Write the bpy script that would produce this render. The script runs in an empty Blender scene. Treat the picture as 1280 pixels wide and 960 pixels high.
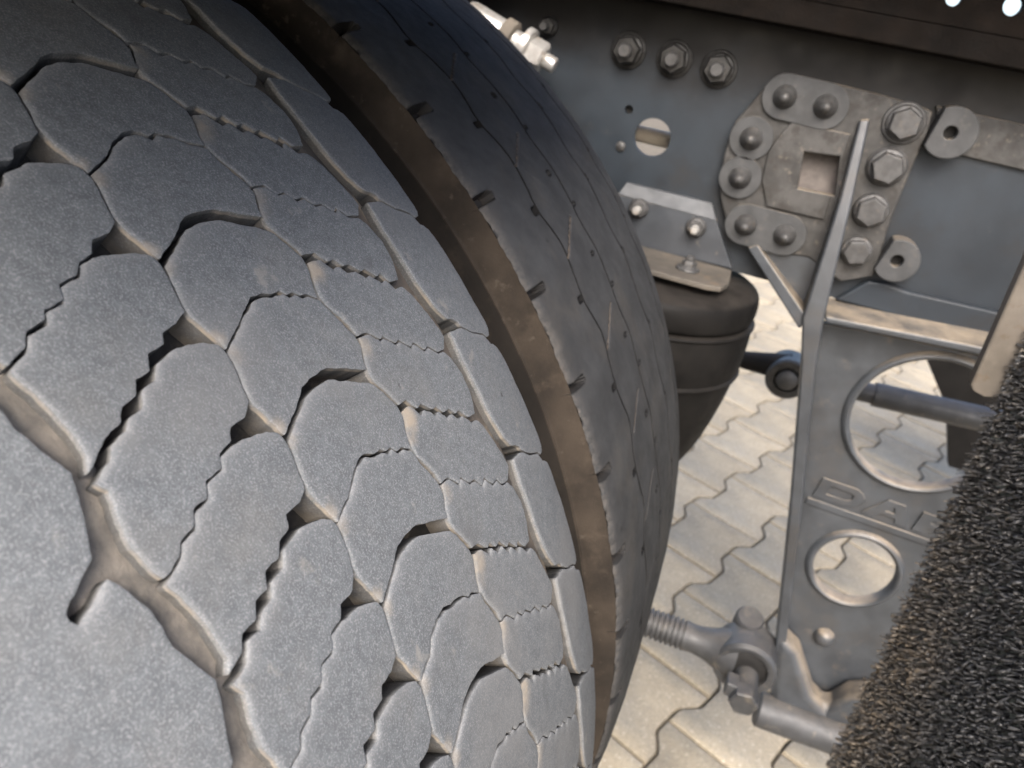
import bpy, math, random
import numpy as np
from mathutils import Vector, Matrix
from mathutils.geometry import delaunay_2d_cdt

random.seed(7)
rng = np.random.default_rng(11)
scene = bpy.context.scene

# ------------------------------------------------------------------ camera
cam_data = bpy.data.cameras.new('camera')
cam = bpy.data.objects.new('camera', cam_data)
scene.collection.objects.link(cam)
cam.matrix_world = Matrix(((0.927599, -0.297669, 0.225730, 0.5096),
                           (0.331163, 0.375553, -0.865616, -1.2935),
                           (0.172894, 0.877697, 0.446940, 0.9893),
                           (0, 0, 0, 1)))
cam_data.sensor_width = 36.0
cam_data.lens = 27.03
cam_data.clip_start = 0.01
cam_data.clip_end = 600
cam_data.dof.use_dof = True
cam_data.dof.focus_distance = 0.30
cam_data.dof.aperture_fstop = 16.0
scene.camera = cam

# ------------------------------------------------------------------ sky and sun
SUN_DIR = Vector((0.12, -0.72, 0.68)).normalized()
world = bpy.data.worlds.new('World')
scene.world = world
world.use_nodes = True
wn = world.node_tree.nodes
bg = wn['Background']
sky = wn.new('ShaderNodeTexSky')
sky.sky_type = 'NISHITA'
sky.sun_disc = False
sky.sun_elevation = math.asin(SUN_DIR.z)
sky.sun_rotation = math.atan2(SUN_DIR.x, SUN_DIR.y)
sky.air_density = 0.8
sky.dust_density = 4.0
sky.ozone_density = 0.4
world.node_tree.links.new(sky.outputs[0], bg.inputs[0])
bg.inputs[1].default_value = 0.15
sun_data = bpy.data.lights.new('sun', 'SUN')
sun_data.energy = 1.5
sun_data.angle = math.radians(38)
sun_data.color = (1.0, 0.98, 0.955)
sun = bpy.data.objects.new('sun', sun_data)
scene.collection.objects.link(sun)
sun.rotation_euler = SUN_DIR.to_track_quat('Z', 'Y').to_euler()
vs = scene.view_settings
vs.view_transform = 'Standard'
vs.look = 'None'
vs.gamma = 1.0
vs.exposure = 1.72

COL = scene.collection
H = 0.505            # axle height

# ------------------------------------------------------------------ materials
def mat(name, col, col2=None, nscale=40, ndetail=6, rough=0.6, rvar=0.1, metal=0.0,
        bump=0.0, bscale=300, bdist=0.001, dust=None, wear_shade=None, speck=None, spec=0.5,
        patch=None, rand=0.0, grime_shade=None):
    m = bpy.data.materials.new(name)
    m.use_nodes = True
    nt = m.node_tree
    N, L = nt.nodes, nt.links
    b = N['Principled BSDF']
    tc = N.new('ShaderNodeTexCoord')
    def noise(scale, detail=6, rough_=0.6):
        n = N.new('ShaderNodeTexNoise')
        n.inputs['Scale'].default_value = scale
        n.inputs['Detail'].default_value = detail
        n.inputs['Roughness'].default_value = rough_
        L.new(tc.outputs['Object'], n.inputs['Vector'])
        return n
    def ramp(src, lo, hi):
        r = N.new('ShaderNodeMapRange')
        r.inputs[1].default_value = lo
        r.inputs[2].default_value = hi
        r.interpolation_type = 'SMOOTHSTEP'
        L.new(src, r.inputs[0])
        return r.outputs[0]
    def mix(fac, a, c):
        x = N.new('ShaderNodeMix')
        x.data_type = 'RGBA'
        if hasattr(fac, 'is_linked'):
            L.new(fac, x.inputs[0])
        else:
            x.inputs[0].default_value = fac
        for inp, v in ((x.inputs[6], a), (x.inputs[7], c)):
            if hasattr(v, 'is_linked'):
                L.new(v, inp)
            else:
                inp.default_value = (*v, 1)
        return x.outputs[2]
    def math_(op, a, c):
        x = N.new('ShaderNodeMath')
        x.operation = op
        for inp, v in ((x.inputs[0], a), (x.inputs[1], c)):
            if hasattr(v, 'is_linked'):
                L.new(v, inp)
            else:
                inp.default_value = v
        x.use_clamp = True
        return x.outputs[0]
    n1 = noise(nscale, ndetail)
    c = mix(ramp(n1.outputs[0], 0.3, 0.7), col, col2 or tuple(v * 0.7 for v in col))
    if speck:
        for (sc, lo, hi, scol, amt) in speck:
            s = noise(sc, 3, 0.65)
            c = mix(math_('MULTIPLY', ramp(s.outputs[0], lo, hi), amt), c, scol)
    if patch:
        for (sc, lo, hi, pcol, amt) in patch:
            s = noise(sc, 8, 0.62)
            c = mix(math_('MULTIPLY', ramp(s.outputs[0], lo, hi), amt), c, pcol)
    if grime_shade:                       # greasy stain and painted overhang shade, down from the top with a ragged edge
        z0_, z1_, gcol, gamt = grime_shade
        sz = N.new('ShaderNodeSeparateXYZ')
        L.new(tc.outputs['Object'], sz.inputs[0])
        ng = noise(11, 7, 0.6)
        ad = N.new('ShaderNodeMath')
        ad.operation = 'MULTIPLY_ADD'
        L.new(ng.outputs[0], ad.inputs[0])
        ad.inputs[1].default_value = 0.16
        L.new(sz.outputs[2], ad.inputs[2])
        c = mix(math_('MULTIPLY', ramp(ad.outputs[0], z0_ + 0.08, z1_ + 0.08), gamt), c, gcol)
    if rand:
        oi = N.new('ShaderNodeObjectInfo')
        hs = N.new('ShaderNodeHueSaturation')
        L.new(c, hs.inputs['Color'])
        mr = N.new('ShaderNodeMapRange')
        mr.inputs[3].default_value = 1 - rand
        mr.inputs[4].default_value = 1 + rand
        L.new(oi.outputs['Random'], mr.inputs[0])
        L.new(mr.outputs[0], hs.inputs['Value'])
        c = hs.outputs[0]
    if wear_shade:
        at = N.new('ShaderNodeAttribute')
        at.attribute_name = 'wear_shade'
        sp = N.new('ShaderNodeSeparateColor')
        L.new(at.outputs['Color'], sp.inputs[0])
        nw = noise(260, 5, 0.6)
        c = mix(math_('MULTIPLY', sp.outputs[0], ramp(nw.outputs[0], 0.25, 0.75)), c, wear_shade[0])
        nd = noise(120, 6, 0.65)
        dm = math_('MULTIPLY', sp.outputs[1], ramp(nd.outputs[0], 0.25, 0.62))
        c = mix(dm, c, wear_shade[1])
        c = mix(sp.outputs[2], c, (0.012, 0.012, 0.0125))     # groove shade painted near-black over the darker unworn rubber
    if dust:
        dcol, amt, lo, hi = dust
        ge = N.new('ShaderNodeNewGeometry')
        sx = N.new('ShaderNodeSeparateXYZ')
        L.new(ge.outputs['Normal'], sx.inputs[0])
        up = ramp(sx.outputs[2], lo, hi)
        nd = noise(35, 8, 0.65)
        c = mix(math_('MULTIPLY', math_('MULTIPLY', up, ramp(nd.outputs[0], 0.15, 0.75)), amt), c, dcol)
    L.new(c, b.inputs['Base Color'])
    nr = noise(nscale * 2.3, 5)
    rr = N.new('ShaderNodeMapRange')
    rr.inputs[1].default_value = 0.3
    rr.inputs[2].default_value = 0.7
    rr.inputs[3].default_value = max(0.05, rough - rvar)
    rr.inputs[4].default_value = min(1.0, rough + rvar)
    L.new(nr.outputs[0], rr.inputs[0])
    L.new(rr.outputs[0], b.inputs['Roughness'])
    b.inputs['Metallic'].default_value = metal
    b.inputs['Specular IOR Level'].default_value = spec
    if bump:
        nb = noise(bscale, 5, 0.7)
        bp = N.new('ShaderNodeBump')
        bp.inputs['Strength'].default_value = bump
        bp.inputs['Distance'].default_value = bdist
        L.new(nb.outputs[0], bp.inputs['Height'])
        L.new(bp.outputs[0], b.inputs['Normal'])
    return m

TAN = (0.36, 0.27, 0.18)
SAND = (0.30, 0.245, 0.178)
M_TREAD = mat('tread_rubber', (0.120, 0.129, 0.135), (0.089, 0.096, 0.101), nscale=260, rough=0.72, rvar=0.1,
              bump=0.28, bscale=1500, bdist=0.0005, wear_shade=((0.26, 0.262, 0.262), (0.28, 0.235, 0.178)),
              speck=[(1500, 0.48, 0.66, (0.29, 0.29, 0.295), 0.5), (900, 0.52, 0.72, (0.075, 0.075, 0.078), 0.45), (420, 0.68, 0.76, (0.28, 0.28, 0.28), 0.35)],  # the last speck paints small bright glints into the rubber
              patch=[(22, 0.5, 0.75, (0.145, 0.14, 0.13), 0.4), (75, 0.70, 0.72, (0.03, 0.03, 0.03), 0.7), (48, 0.64, 0.72, (0.23, 0.22, 0.20), 0.6), (9, 0.50, 0.72, (0.165, 0.163, 0.158), 0.55), (30, 0.60, 0.70, (0.085, 0.087, 0.09), 0.5)], spec=0.3)
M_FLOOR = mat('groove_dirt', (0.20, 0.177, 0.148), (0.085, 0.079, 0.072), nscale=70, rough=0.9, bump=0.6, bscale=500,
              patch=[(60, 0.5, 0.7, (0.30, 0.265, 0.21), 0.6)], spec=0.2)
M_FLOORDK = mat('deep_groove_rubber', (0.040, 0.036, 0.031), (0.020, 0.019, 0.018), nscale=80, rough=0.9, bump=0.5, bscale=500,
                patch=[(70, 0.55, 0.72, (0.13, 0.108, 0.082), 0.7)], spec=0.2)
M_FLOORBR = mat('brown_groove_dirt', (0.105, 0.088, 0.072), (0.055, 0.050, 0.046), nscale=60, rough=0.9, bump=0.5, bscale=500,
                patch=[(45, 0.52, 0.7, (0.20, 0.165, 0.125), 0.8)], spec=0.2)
M_SIDE = mat('dusty_sidewall', (0.048, 0.0385, 0.030), (0.022, 0.0185, 0.0155), nscale=22, rough=0.85, bump=0.35, bscale=500,
             patch=[(45, 0.52, 0.72, (0.068, 0.054, 0.041), 0.6), (120, 0.6, 0.72, (0.11, 0.092, 0.072), 0.4)], spec=0.1)
M_SIDEDK = mat('gap_shaded_sidewall', (0.024, 0.0205, 0.0175), (0.014, 0.0125, 0.011), nscale=22, rough=0.8, bump=0.3, bscale=400, spec=0.1,
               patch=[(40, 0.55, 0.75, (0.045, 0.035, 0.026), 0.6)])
M_TREAD2 = mat('inner_tread_rubber', (0.047, 0.0485, 0.0505), (0.033, 0.034, 0.0355), nscale=45, rough=0.62, rvar=0.1,
               bump=0.4, bscale=1100, bdist=0.0006, wear_shade=((0.10, 0.09, 0.08), (0.12, 0.085, 0.055)),
               speck=[(1200, 0.58, 0.74, (0.085, 0.083, 0.08), 0.55)],
               patch=[(18, 0.5, 0.72, (0.062, 0.058, 0.053), 0.6), (90, 0.69, 0.72, (0.012, 0.012, 0.012), 0.8)], spec=0.12)
M_RAIL = mat('rail_paint', (0.024, 0.031, 0.039), (0.016, 0.0195, 0.024), nscale=9, spec=0.3, grime_shade=(0.905, 0.975, (0.0085, 0.0072, 0.0062), 0.9), rough=0.5, rvar=0.12, bump=0.12, bscale=250,
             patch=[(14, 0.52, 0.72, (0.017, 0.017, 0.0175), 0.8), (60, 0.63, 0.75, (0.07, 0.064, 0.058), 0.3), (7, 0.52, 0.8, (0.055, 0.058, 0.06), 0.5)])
M_CAST = mat('cast_paint', (0.050, 0.055, 0.061), (0.033, 0.036, 0.040), nscale=30, rough=0.42, rvar=0.12, bump=0.25, bscale=700,
             bdist=0.0008, dust=(SAND, 0.9, 0.35, 0.85), patch=[(40, 0.58, 0.76, (0.13, 0.108, 0.084), 0.45), (18, 0.5, 0.7, (0.050, 0.047, 0.044), 0.6)])
M_CASTP = mat('greasy_cast_paint', (0.062, 0.060, 0.057), (0.028, 0.027, 0.0255), nscale=42, rough=0.55, spec=0.3, rvar=0.15, bump=0.4, bscale=450,
              bdist=0.0012, dust=(SAND, 0.7, 0.4, 0.9), patch=[(55, 0.50, 0.64, (0.030, 0.027, 0.024), 0.85), (90, 0.58, 0.68, (0.16, 0.138, 0.112), 0.5)])
M_BOSS = mat('boss_paint', (0.056, 0.057, 0.058), (0.038, 0.039, 0.0395), nscale=60, rough=0.55, spec=0.3, bump=0.2, bscale=600,
             patch=[(70, 0.55, 0.72, (0.09, 0.083, 0.075), 0.6)], dust=(SAND, 0.5, 0.5, 0.95))
M_BOLT = mat('bolt_steel', (0.072, 0.071, 0.070), (0.038, 0.037, 0.036), nscale=120, rough=0.5, metal=0.2, bump=0.2, bscale=900,
             patch=[(160, 0.55, 0.7, (0.10, 0.085, 0.07), 0.7)])
M_NUTDK = mat('greasy_nut', (0.05, 0.049, 0.047), (0.025, 0.024, 0.0225), nscale=120, rough=0.4, metal=0.4, bump=0.3, bscale=700,
              patch=[(200, 0.57, 0.7, (0.12, 0.115, 0.11), 0.5)])
M_ZINC = mat('zinc_fitting', (0.62, 0.61, 0.58), (0.45, 0.43, 0.40), nscale=90, rough=0.38, metal=0.6, bump=0.1, bscale=600,
             patch=[(80, 0.52, 0.7, (0.40, 0.31, 0.22), 0.6)])
M_BRKT = mat('spring_bracket_paint', (0.045, 0.05, 0.057), (0.032, 0.035, 0.04), nscale=25, rough=0.45, bump=0.12, bscale=500,
             dust=(SAND, 0.95, 0.6, 0.9), patch=[(70, 0.6, 0.75, (0.2, 0.17, 0.13), 0.4)])
M_EDGE = mat('worn_edge_paint', (0.062, 0.067, 0.073), (0.045, 0.048, 0.052), nscale=40, rough=0.6, bump=0.1, bscale=400)
M_BELL = mat('bellows_rubber', (0.0105, 0.0098, 0.0092), (0.0064, 0.006, 0.0057), spec=0.12, nscale=25, rough=0.6, bump=0.15, bscale=400,
             dust=((0.06, 0.052, 0.045), 0.4, 0.5, 0.95), patch=[(20, 0.5, 0.75, (0.017, 0.0155, 0.014), 0.6)])
M_ROD = mat('rod_paint', (0.052, 0.054, 0.057), (0.034, 0.035, 0.037), nscale=40, rough=0.48, bump=0.2, bscale=600,
            dust=((0.19, 0.165, 0.135), 0.4, 0.6, 1.0), patch=[(60, 0.55, 0.75, (0.2, 0.17, 0.13), 0.5)])
M_BLACK = mat('black_rubber', (0.022, 0.021, 0.020), (0.015, 0.0145, 0.014), nscale=30, rough=0.6, bump=0.2, bscale=400, spec=0.15)
M_RUST = mat('rusty_dark_plate', (0.0085, 0.0062, 0.0048), (0.004, 0.0033, 0.0028), nscale=22, rough=0.8, bump=0.5, bscale=180, bdist=0.002, spec=0.08,
             patch=[(30, 0.55, 0.75, (0.016, 0.0115, 0.0085), 0.6)])
M_STRIP = mat('dusty_strip', (0.165, 0.143, 0.117), (0.125, 0.109, 0.089), nscale=30, rough=0.85, bump=0.25, bscale=350,
              patch=[(110, 0.56, 0.72, (0.13, 0.10, 0.07), 0.7), (25, 0.5, 0.75, (0.24, 0.21, 0.172), 0.5)], spec=0.2)
M_WINB = mat('rusty_primer', (0.13, 0.113, 0.102), (0.075, 0.065, 0.06), nscale=60, rough=0.8, bump=0.2, bscale=400)
M_LEDGE = mat('dusty_ledge', (0.10, 0.088, 0.073), (0.07, 0.063, 0.054), nscale=35, rough=0.7, bump=0.2, bscale=400, spec=0.3,
              patch=[(50, 0.56, 0.7, (0.17, 0.12, 0.075), 0.5)])
M_PALE = mat('pale_backing_plastic', (0.42, 0.45, 0.39), (0.34, 0.37, 0.31), nscale=40, rough=0.6, bump=0.1, bscale=300,
             patch=[(60, 0.5, 0.7, (0.30, 0.27, 0.20), 0.6)])
M_BRIST = mat('bristle_plastic', (0.105, 0.104, 0.102), (0.024, 0.0238, 0.0232), nscale=420, rough=0.26, rvar=0.1,
              patch=[(14, 0.60, 0.75, (0.10, 0.08, 0.058), 0.6), (130, 0.62, 0.74, (0.15, 0.115, 0.08), 0.4)],
              wear_shade=((0.27, 0.215, 0.15), (0.27, 0.215, 0.15)))
M_PAVER = mat('paver_concrete', (0.325, 0.278, 0.202), (0.25, 0.214, 0.156), nscale=16, rough=0.9, bump=0.5, bscale=260, bdist=0.002,
              speck=[(420, 0.55, 0.7, (0.52, 0.465, 0.37), 0.7), (170, 0.52, 0.68, (0.19, 0.165, 0.125), 0.6), (130, 0.54, 0.70, (0.53, 0.47, 0.375), 0.6), (45, 0.54, 0.72, (0.25, 0.222, 0.175), 0.6)],
              patch=[(9, 0.5, 0.75, (0.36, 0.325, 0.265), 0.5)], spec=0.25, rand=0.10)
M_JOINT = mat('joint_sand', (0.15, 0.128, 0.097), (0.10, 0.086, 0.066), nscale=60, rough=0.95, bump=0.6, bscale=300, spec=0.2)
M_GUARD = mat('mudguard_plastic', (0.03, 0.03, 0.03), (0.022, 0.022, 0.022), nscale=20, rough=0.6, bump=0.15, bscale=300)
M_CREAM = mat('cream_pipe', (0.60, 0.53, 0.42), (0.45, 0.36, 0.26), nscale=30, rough=0.6)

# ------------------------------------------------------------------ helpers
class MB:
    def __init__(s):
        s.v, s.f = [], []
    def add(s, verts, faces):
        o = len(s.v)
        s.v += [tuple(map(float, q)) for q in verts]
        s.f += [tuple(i + o for i in f) for f in faces]
        return s
    def box(s, c, size, rot=None):
        hx, hy, hz = (k / 2 for k in size)
        vs_ = [Vector((sx * hx, sy * hy, sz * hz)) for sx in (-1, 1) for sy in (-1, 1) for sz in (-1, 1)]
        if rot:
            vs_ = [rot @ q for q in vs_]
        c = Vector(c)
        return s.add([q + c for q in vs_], [(0, 1, 3, 2), (4, 6, 7, 5), (0, 4, 5, 1), (2, 3, 7, 6), (0, 2, 6, 4), (1, 5, 7, 3)])
    def hexa(s, q):      # 8 corners: bottom loop 4, top loop 4
        return s.add(q, [(3, 2, 1, 0), (4, 5, 6, 7), (0, 1, 5, 4), (1, 2, 6, 5), (2, 3, 7, 6), (3, 0, 4, 7)])
    def lathe(s, a, d, prof, n=32, phase=0.0, sq=1.0):
        """prof: (distance along axis, radius)"""
        a, d = Vector(a), Vector(d).normalized()
        u = d.orthogonal().normalized()
        if abs(d.z) < 0.9:
            u = d.cross(Vector((0, 0, 1))).normalized()
        w = d.cross(u).normalized()
        vs_, fs = [], []
        for (t, r) in prof:
            for k in range(n):
                g = 2 * math.pi * k / n + phase
                vs_.append(a + d * t + (u * math.cos(g) + w * math.sin(g) * sq) * max(r, 1e-5))
        for i in range(len(prof) - 1):
            for k in range(n):
                k2 = (k + 1) % n
                fs.append((i * n + k, i * n + k2, (i + 1) * n + k2, (i + 1) * n + k))
        fs.append(tuple(range(n - 1, -1, -1)))
        fs.append(tuple((len(prof) - 1) * n + k for k in range(n)))
        return s.add(vs_, fs)
    def cyl(s, a, b, r, n=24, r2=None, bev=0.0, phase=0.0):
        a, b = Vector(a), Vector(b)
        Ln = (b - a).length
        r2 = r if r2 is None else r2
        if bev:
            return s.lathe(a, b - a, [(0, r - bev), (bev, r), (Ln - bev, r2), (Ln, r2 - bev)], n, phase)
        return s.lathe(a, b - a, [(0, r), (Ln, r2)], n, phase)
    def prism(s, loop, y0, y1, holes=()):
        """(x, z) outline with holes, extruded from the front y0 to the back y1"""
        pts, edges = [], []
        loops = [list(loop)] + [list(h_) for h_ in holes]
        for lp in loops:
            o = len(pts)
            pts += [Vector((p[0], p[1])) for p in lp]
            edges += [(o + i, o + (i + 1) % len(lp)) for i in range(len(lp))]
        vo, eo, fo, *_ = delaunay_2d_cdt(pts, edges, [], 0, 1e-7)
        P = [np.array([(p[0], p[1]) for p in lp]) for lp in loops]
        keep = []
        for t in fo:
            c = np.array([sum(vo[i][0] for i in t) / 3, sum(vo[i][1] for i in t) / 3])[None]
            if inside(c, P[0])[0] and not any(inside(c, q)[0] for q in P[1:]):
                keep.append(t)
        n = len(vo)
        vs_ = [(p[0], y0, p[1]) for p in vo] + [(p[0], y1, p[1]) for p in vo]
        fs = [tuple(t) for t in keep] + [tuple(i + n for i in reversed(t)) for t in keep]
        cnt = {}
        for t in keep:
            for i in range(3):
                e = (t[i], t[(i + 1) % 3])
                cnt[e] = cnt.get(e, 0) + 1
        for (a, b) in cnt:
            if (b, a) not in cnt:
                fs.append((b, a, a + n, b + n))
        return s.add(vs_, fs)
    def mesh(s, name, smooth=True, sharp=35):
        me = bpy.data.meshes.new(name)
        me.from_pydata(s.v, [], s.f)
        me.update()
        if smooth:
            me.polygons.foreach_set('use_smooth', [True] * len(me.polygons))
            me.set_sharp_from_angle(angle=math.radians(sharp))
        return me

def inside(p, poly):
    x, y = p[:, 0][:, None], p[:, 1][:, None]
    x1, y1 = poly[:, 0][None], poly[:, 1][None]
    x2, y2 = np.roll(poly[:, 0], -1)[None], np.roll(poly[:, 1], -1)[None]
    c = ((y1 > y) != (y2 > y)) & (x < (x2 - x1) * (y - y1) / (y2 - y1 + 1e-15) + x1)
    return (c.sum(1) % 2) == 1

def obj(name, me, m, parent=None, bevel=0.0, segs=2, **props):
    if isinstance(me, MB):
        me = me.mesh(name)
    o = bpy.data.objects.new(name, me)
    if m and not me.materials:
        me.materials.append(m)
    COL.objects.link(o)
    if parent:
        o.parent = parent
        w = Matrix.Translation(-parent.location)
        if parent.parent:
            w = Matrix.Identity(4)
        o.matrix_parent_inverse = w
    if bevel:
        bv = o.modifiers.new('bevel', 'BEVEL')
        bv.width = bevel
        bv.segments = segs
        bv.limit_method = 'ANGLE'
        bv.angle_limit = math.radians(40)
        bv.harden_normals = True
    for k, v in props.items():
        o[k] = v
    return o

def thing(name, label, cat, loc, group=None):
    o = bpy.data.objects.new(name, None)
    o.empty_display_size = 0.05
    o.location = loc
    COL.objects.link(o)
    o['label'] = label
    o['category'] = cat
    if group:
        o['group'] = group
    return o

def grid_mesh(name, V, closed_u=False, wear_shade=None, flip=False):
    """V: (nu, nv, 3) array of points"""
    nu, nv = V.shape[:2]
    me = bpy.data.meshes.new(name)
    me.vertices.add(nu * nv)
    me.vertices.foreach_set('co', V.reshape(-1).astype(np.float32))
    iu = np.arange(nu if closed_u else nu - 1)
    iv = np.arange(nv - 1)
    A, B = np.meshgrid(iu, iv, indexing='ij')
    A2 = (A + 1) % nu
    q = np.stack([A * nv + B, A * nv + B + 1, A2 * nv + B + 1, A2 * nv + B], -1).reshape(-1, 4)
    if flip:
        q = q[:, ::-1]
    nq = len(q)
    me.loops.add(nq * 4)
    me.loops.foreach_set('vertex_index', q.reshape(-1).astype(np.int32))
    me.polygons.add(nq)
    me.polygons.foreach_set('loop_start', np.arange(0, nq * 4, 4, dtype=np.int32))
    me.polygons.foreach_set('use_smooth', np.ones(nq, dtype=bool))
    me.update(calc_edges=True)
    me.validate()
    if wear_shade is not None:
        at = me.attributes.new('wear_shade', 'FLOAT_COLOR', 'POINT')
        at.data.foreach_set('color', wear_shade.reshape(-1).astype(np.float32))
    return me

# ------------------------------------------------------------------ ground of interlocking pavers
def paver_outline(shr=0.0):
    hw, hl, am = 0.0775 - 0.0030 - shr, 0.09825 - 0.0032 - shr, 0.012
    side = [(-hl, am), (-0.071, am), (-0.062, am * 0.8), (-0.036, -am * 0.8), (-0.027, -am), (0.027, -am),
            (0.036, -am * 0.8), (0.062, am * 0.8), (0.071, am), (hl, am)]
    r = [(hw + a, n) for n, a in side]
    return r + [(-t, n) for t, n in reversed(r)]

def paver_geo(mb, ox=0, oy=0, oz=0):
    rings = []
    vs_ = []
    for shr, z in ((0.0, -0.05), (0.0, -0.003), (0.0008, -0.0010), (0.0025, 0.0)):
        vs_ += [(ox + t, oy + n, oz + z) for t, n in paver_outline(shr)]
    n = len(paver_outline())
    fs = []
    for i in range(3):
        for k in range(n):
            k2 = (k + 1) % n
            fs.append((i * n + k, i * n + k2, (i + 1) * n + k2, (i + 1) * n + k))
    top = [3 * n + k for k in range(n)]
    for k in range(n // 2 - 1):
        fs.append((top[k], top[k + 1], top[n - 2 - k], top[n - 1 - k]))
    mb.add(vs_, fs)

gm = MB()
S_ = 250.0
gm.add([(-S_, -S_, -0.009), (S_, -S_, -0.009), (S_, S_, -0.009), (-S_, S_, -0.009)], [(0, 1, 2, 3)])
ground = obj('ground', gm, M_JOINT, kind='structure')
pm = MB()
paver_geo(pm)
pmesh = pm.mesh('paver')
pmesh.materials.append(M_PAVER)
PT, PN = Vector((0.9165, -0.4, 0)), Vector((0.4, 0.9165, 0))
PANG = math.atan2(PT.y, PT.x)
far = MB()
for i in range(-24, 26):
    for k in range(-24, 30):
        t = 0.641 + 0.155 * i
        n = 0.04 + 0.09825 + 0.1965 * k + (0.09825 if i % 2 else 0)
        p = PT * t + PN * n
        if 0.30 < p.x < 1.55 and -0.62 < p.y < 2.35:
            o = bpy.data.objects.new('paver', pmesh)
            o.location = (p.x, p.y, random.uniform(-0.0015, 0.0015))
            o.rotation_euler = (random.gauss(0, 0.004), random.gauss(0, 0.004), PANG + random.gauss(0, 0.004))
            o.parent = ground
            COL.objects.link(o)
        elif -2.6 < p.x < 3.6 and -3.2 < p.y < 5.2:
            o2 = len(far.v)
            paver_geo(far)
            c, s = math.cos(PANG), math.sin(PANG)
            dz = random.uniform(-0.0015, 0.0015)
            for j in range(o2, len(far.v)):
                a, b, z = far.v[j]
                far.v[j] = (p.x + c * a - s * b, p.y + s * a + c * b, z + dz)
obj('outlying_paving', far, M_PAVER, ground, kind='stuff')

# ------------------------------------------------------------------ tyres
R0, HWID, DROP = 0.53, 0.138, 0.0066
def crown(d):                       # d in metres from the tyre's middle plane
    return R0 - DROP * np.abs(np.asarray(d) / HWID) ** 4

def cylpt(theta_deg, d, h, yc):
    t = np.radians(theta_deg)
    r = crown(d) + h
    return np.stack([r * np.cos(t), yc + d, H + r * np.sin(t)], -1)

def revolve_profile(name, prof, yc, n=240, bumps=0.0):
    th = np.linspace(0, 2 * np.pi, n, endpoint=False)
    P = np.array(prof)
    V = np.zeros((n, len(P), 3))
    V[:, :, 0] = np.cos(th)[:, None] * P[None, :, 1]
    V[:, :, 1] = yc + P[None, :, 0]
    V[:, :, 2] = H + np.sin(th)[:, None] * P[None, :, 1]
    return grid_mesh(name, V, closed_u=True)

def smooth_profile(pts, per=6):
    out = []
    P = [np.array(p, float) for p in pts]
    for i in range(len(P) - 1):
        p0, p1, p2, p3 = P[max(i - 1, 0)], P[i], P[i + 1], P[min(i + 2, len(P) - 1)]
        for k in range(per):
            t = k / per
            out.append(0.5 * ((2 * p1) + (-p0 + p2) * t + (2 * p0 - 5 * p1 + 4 * p2 - p3) * t * t + (-p0 + 3 * p1 - 3 * p2 + p3) * t ** 3))
    out.append(P[-1])
    return [tuple(o) for o in out]

SIDE = [(0.1375, 0.5165), (0.1392, 0.508), (0.1415, 0.498), (0.1445, 0.486), (0.1455, 0.4825), (0.1468, 0.4822), (0.1475, 0.478), (0.152, 0.455), (0.1565, 0.425),
        (0.155, 0.39), (0.146, 0.35), (0.131, 0.315), (0.122, 0.298), (0.115, 0.288), (0.105, 0.284)]

def wheel_rim(parent, yc, sgn):
    rim = MB()
    rim.lathe((0, yc - 0.12, H), (0, 1, 0), [(0, 0.288), (0.004, 0.30), (0.012, 0.302), (0.02, 0.286), (0.05, 0.268), (0.19, 0.268), (0.22, 0.286),
                                             (0.228, 0.302), (0.236, 0.30), (0.24, 0.288)], 96)
    obj('rim', rim, M_BOLT, parent)

# ---- the outer tyre: blocks laid out in (angle, offset) on the crown
YO = -1.09
PIT = 3.48
def T(k):
    return 41.56 - PIT * (k - 4)
def thmap(th, d):                    # d in mm
    u = np.clip(np.asarray(th) - 42.0, -34, 34)
    return np.asarray(th) + u * 0.42e-3 * np.asarray(d)

def rs(k, i):                        # repeatable noise in -1..1
    return math.sin(k * 127.1 + i * 311.7 + 17.3) * 43758.5453 % 1.0 * 2 - 1

def teeth(a, b, n, amp, k, seed, sym=False):
    """zigzag line of n teeth from a to b, (theta, d)"""
    out = []
    for i in range(1, n):
        f = (i + 0.22 * rs(k, seed + i)) / n
        sg = (1 if i % 2 else -1) * (0.75 + 0.35 * rs(k, seed + 50 + i))
        out.append((a[0] + (b[0] - a[0]) * f + amp * sg, a[1] + (b[1] - a[1]) * f))
    return out

def lipB(k, lower):
    """B-row sipe k (even: open groove, odd: closed zigzag sipe), from left to right"""
    t = T(k)
    j = lambda i: 0.05 * rs(k, i)
    if k % 2 == 0:
        g = 0.21 + 0.02 * rs(k, 9)
        if lower:
            return [(t - g * 0.75, -27.0), (t + 0.36, -17.5), (t + 0.75 + j(1), -10.3), (t + 0.85, -3.0), (t + 0.78 + j(2), 4.8), (t - 0.10 - g * 0.6, 23.4)]
        return [(t + g * 0.55, -27.3), (t + 0.62, -17.0), (t + 1.12 + j(1), -9.2), (t + 1.24, -4.0), (t + 1.19 + j(2), 7.0), (t + 0.10 + g * 0.9, 25.4)]
    g = 0.055 * (-1 if lower else 1)
    w = [(0.0, -27.2), (0.30, -21.5), (0.46, -17.2), (0.85, -12.2), (0.93, -9.6), (1.11, -5.0), (1.15, 0.3), (0.90, 4.6), (0.93, 8.6), (0.74, 11.4), (0.70, 14.4), (0.42, 16.8), (0.36, 20.5), (0.08, 24.6)]
    return [(t + a + g * (1.4 if 3 < i < 10 else 1) + 0.07 * rs(k, 20 + i) * (0 < i < 13), d + 0.5 * rs(k, 40 + i)) for i, (a, d) in enumerate(w)]

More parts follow.
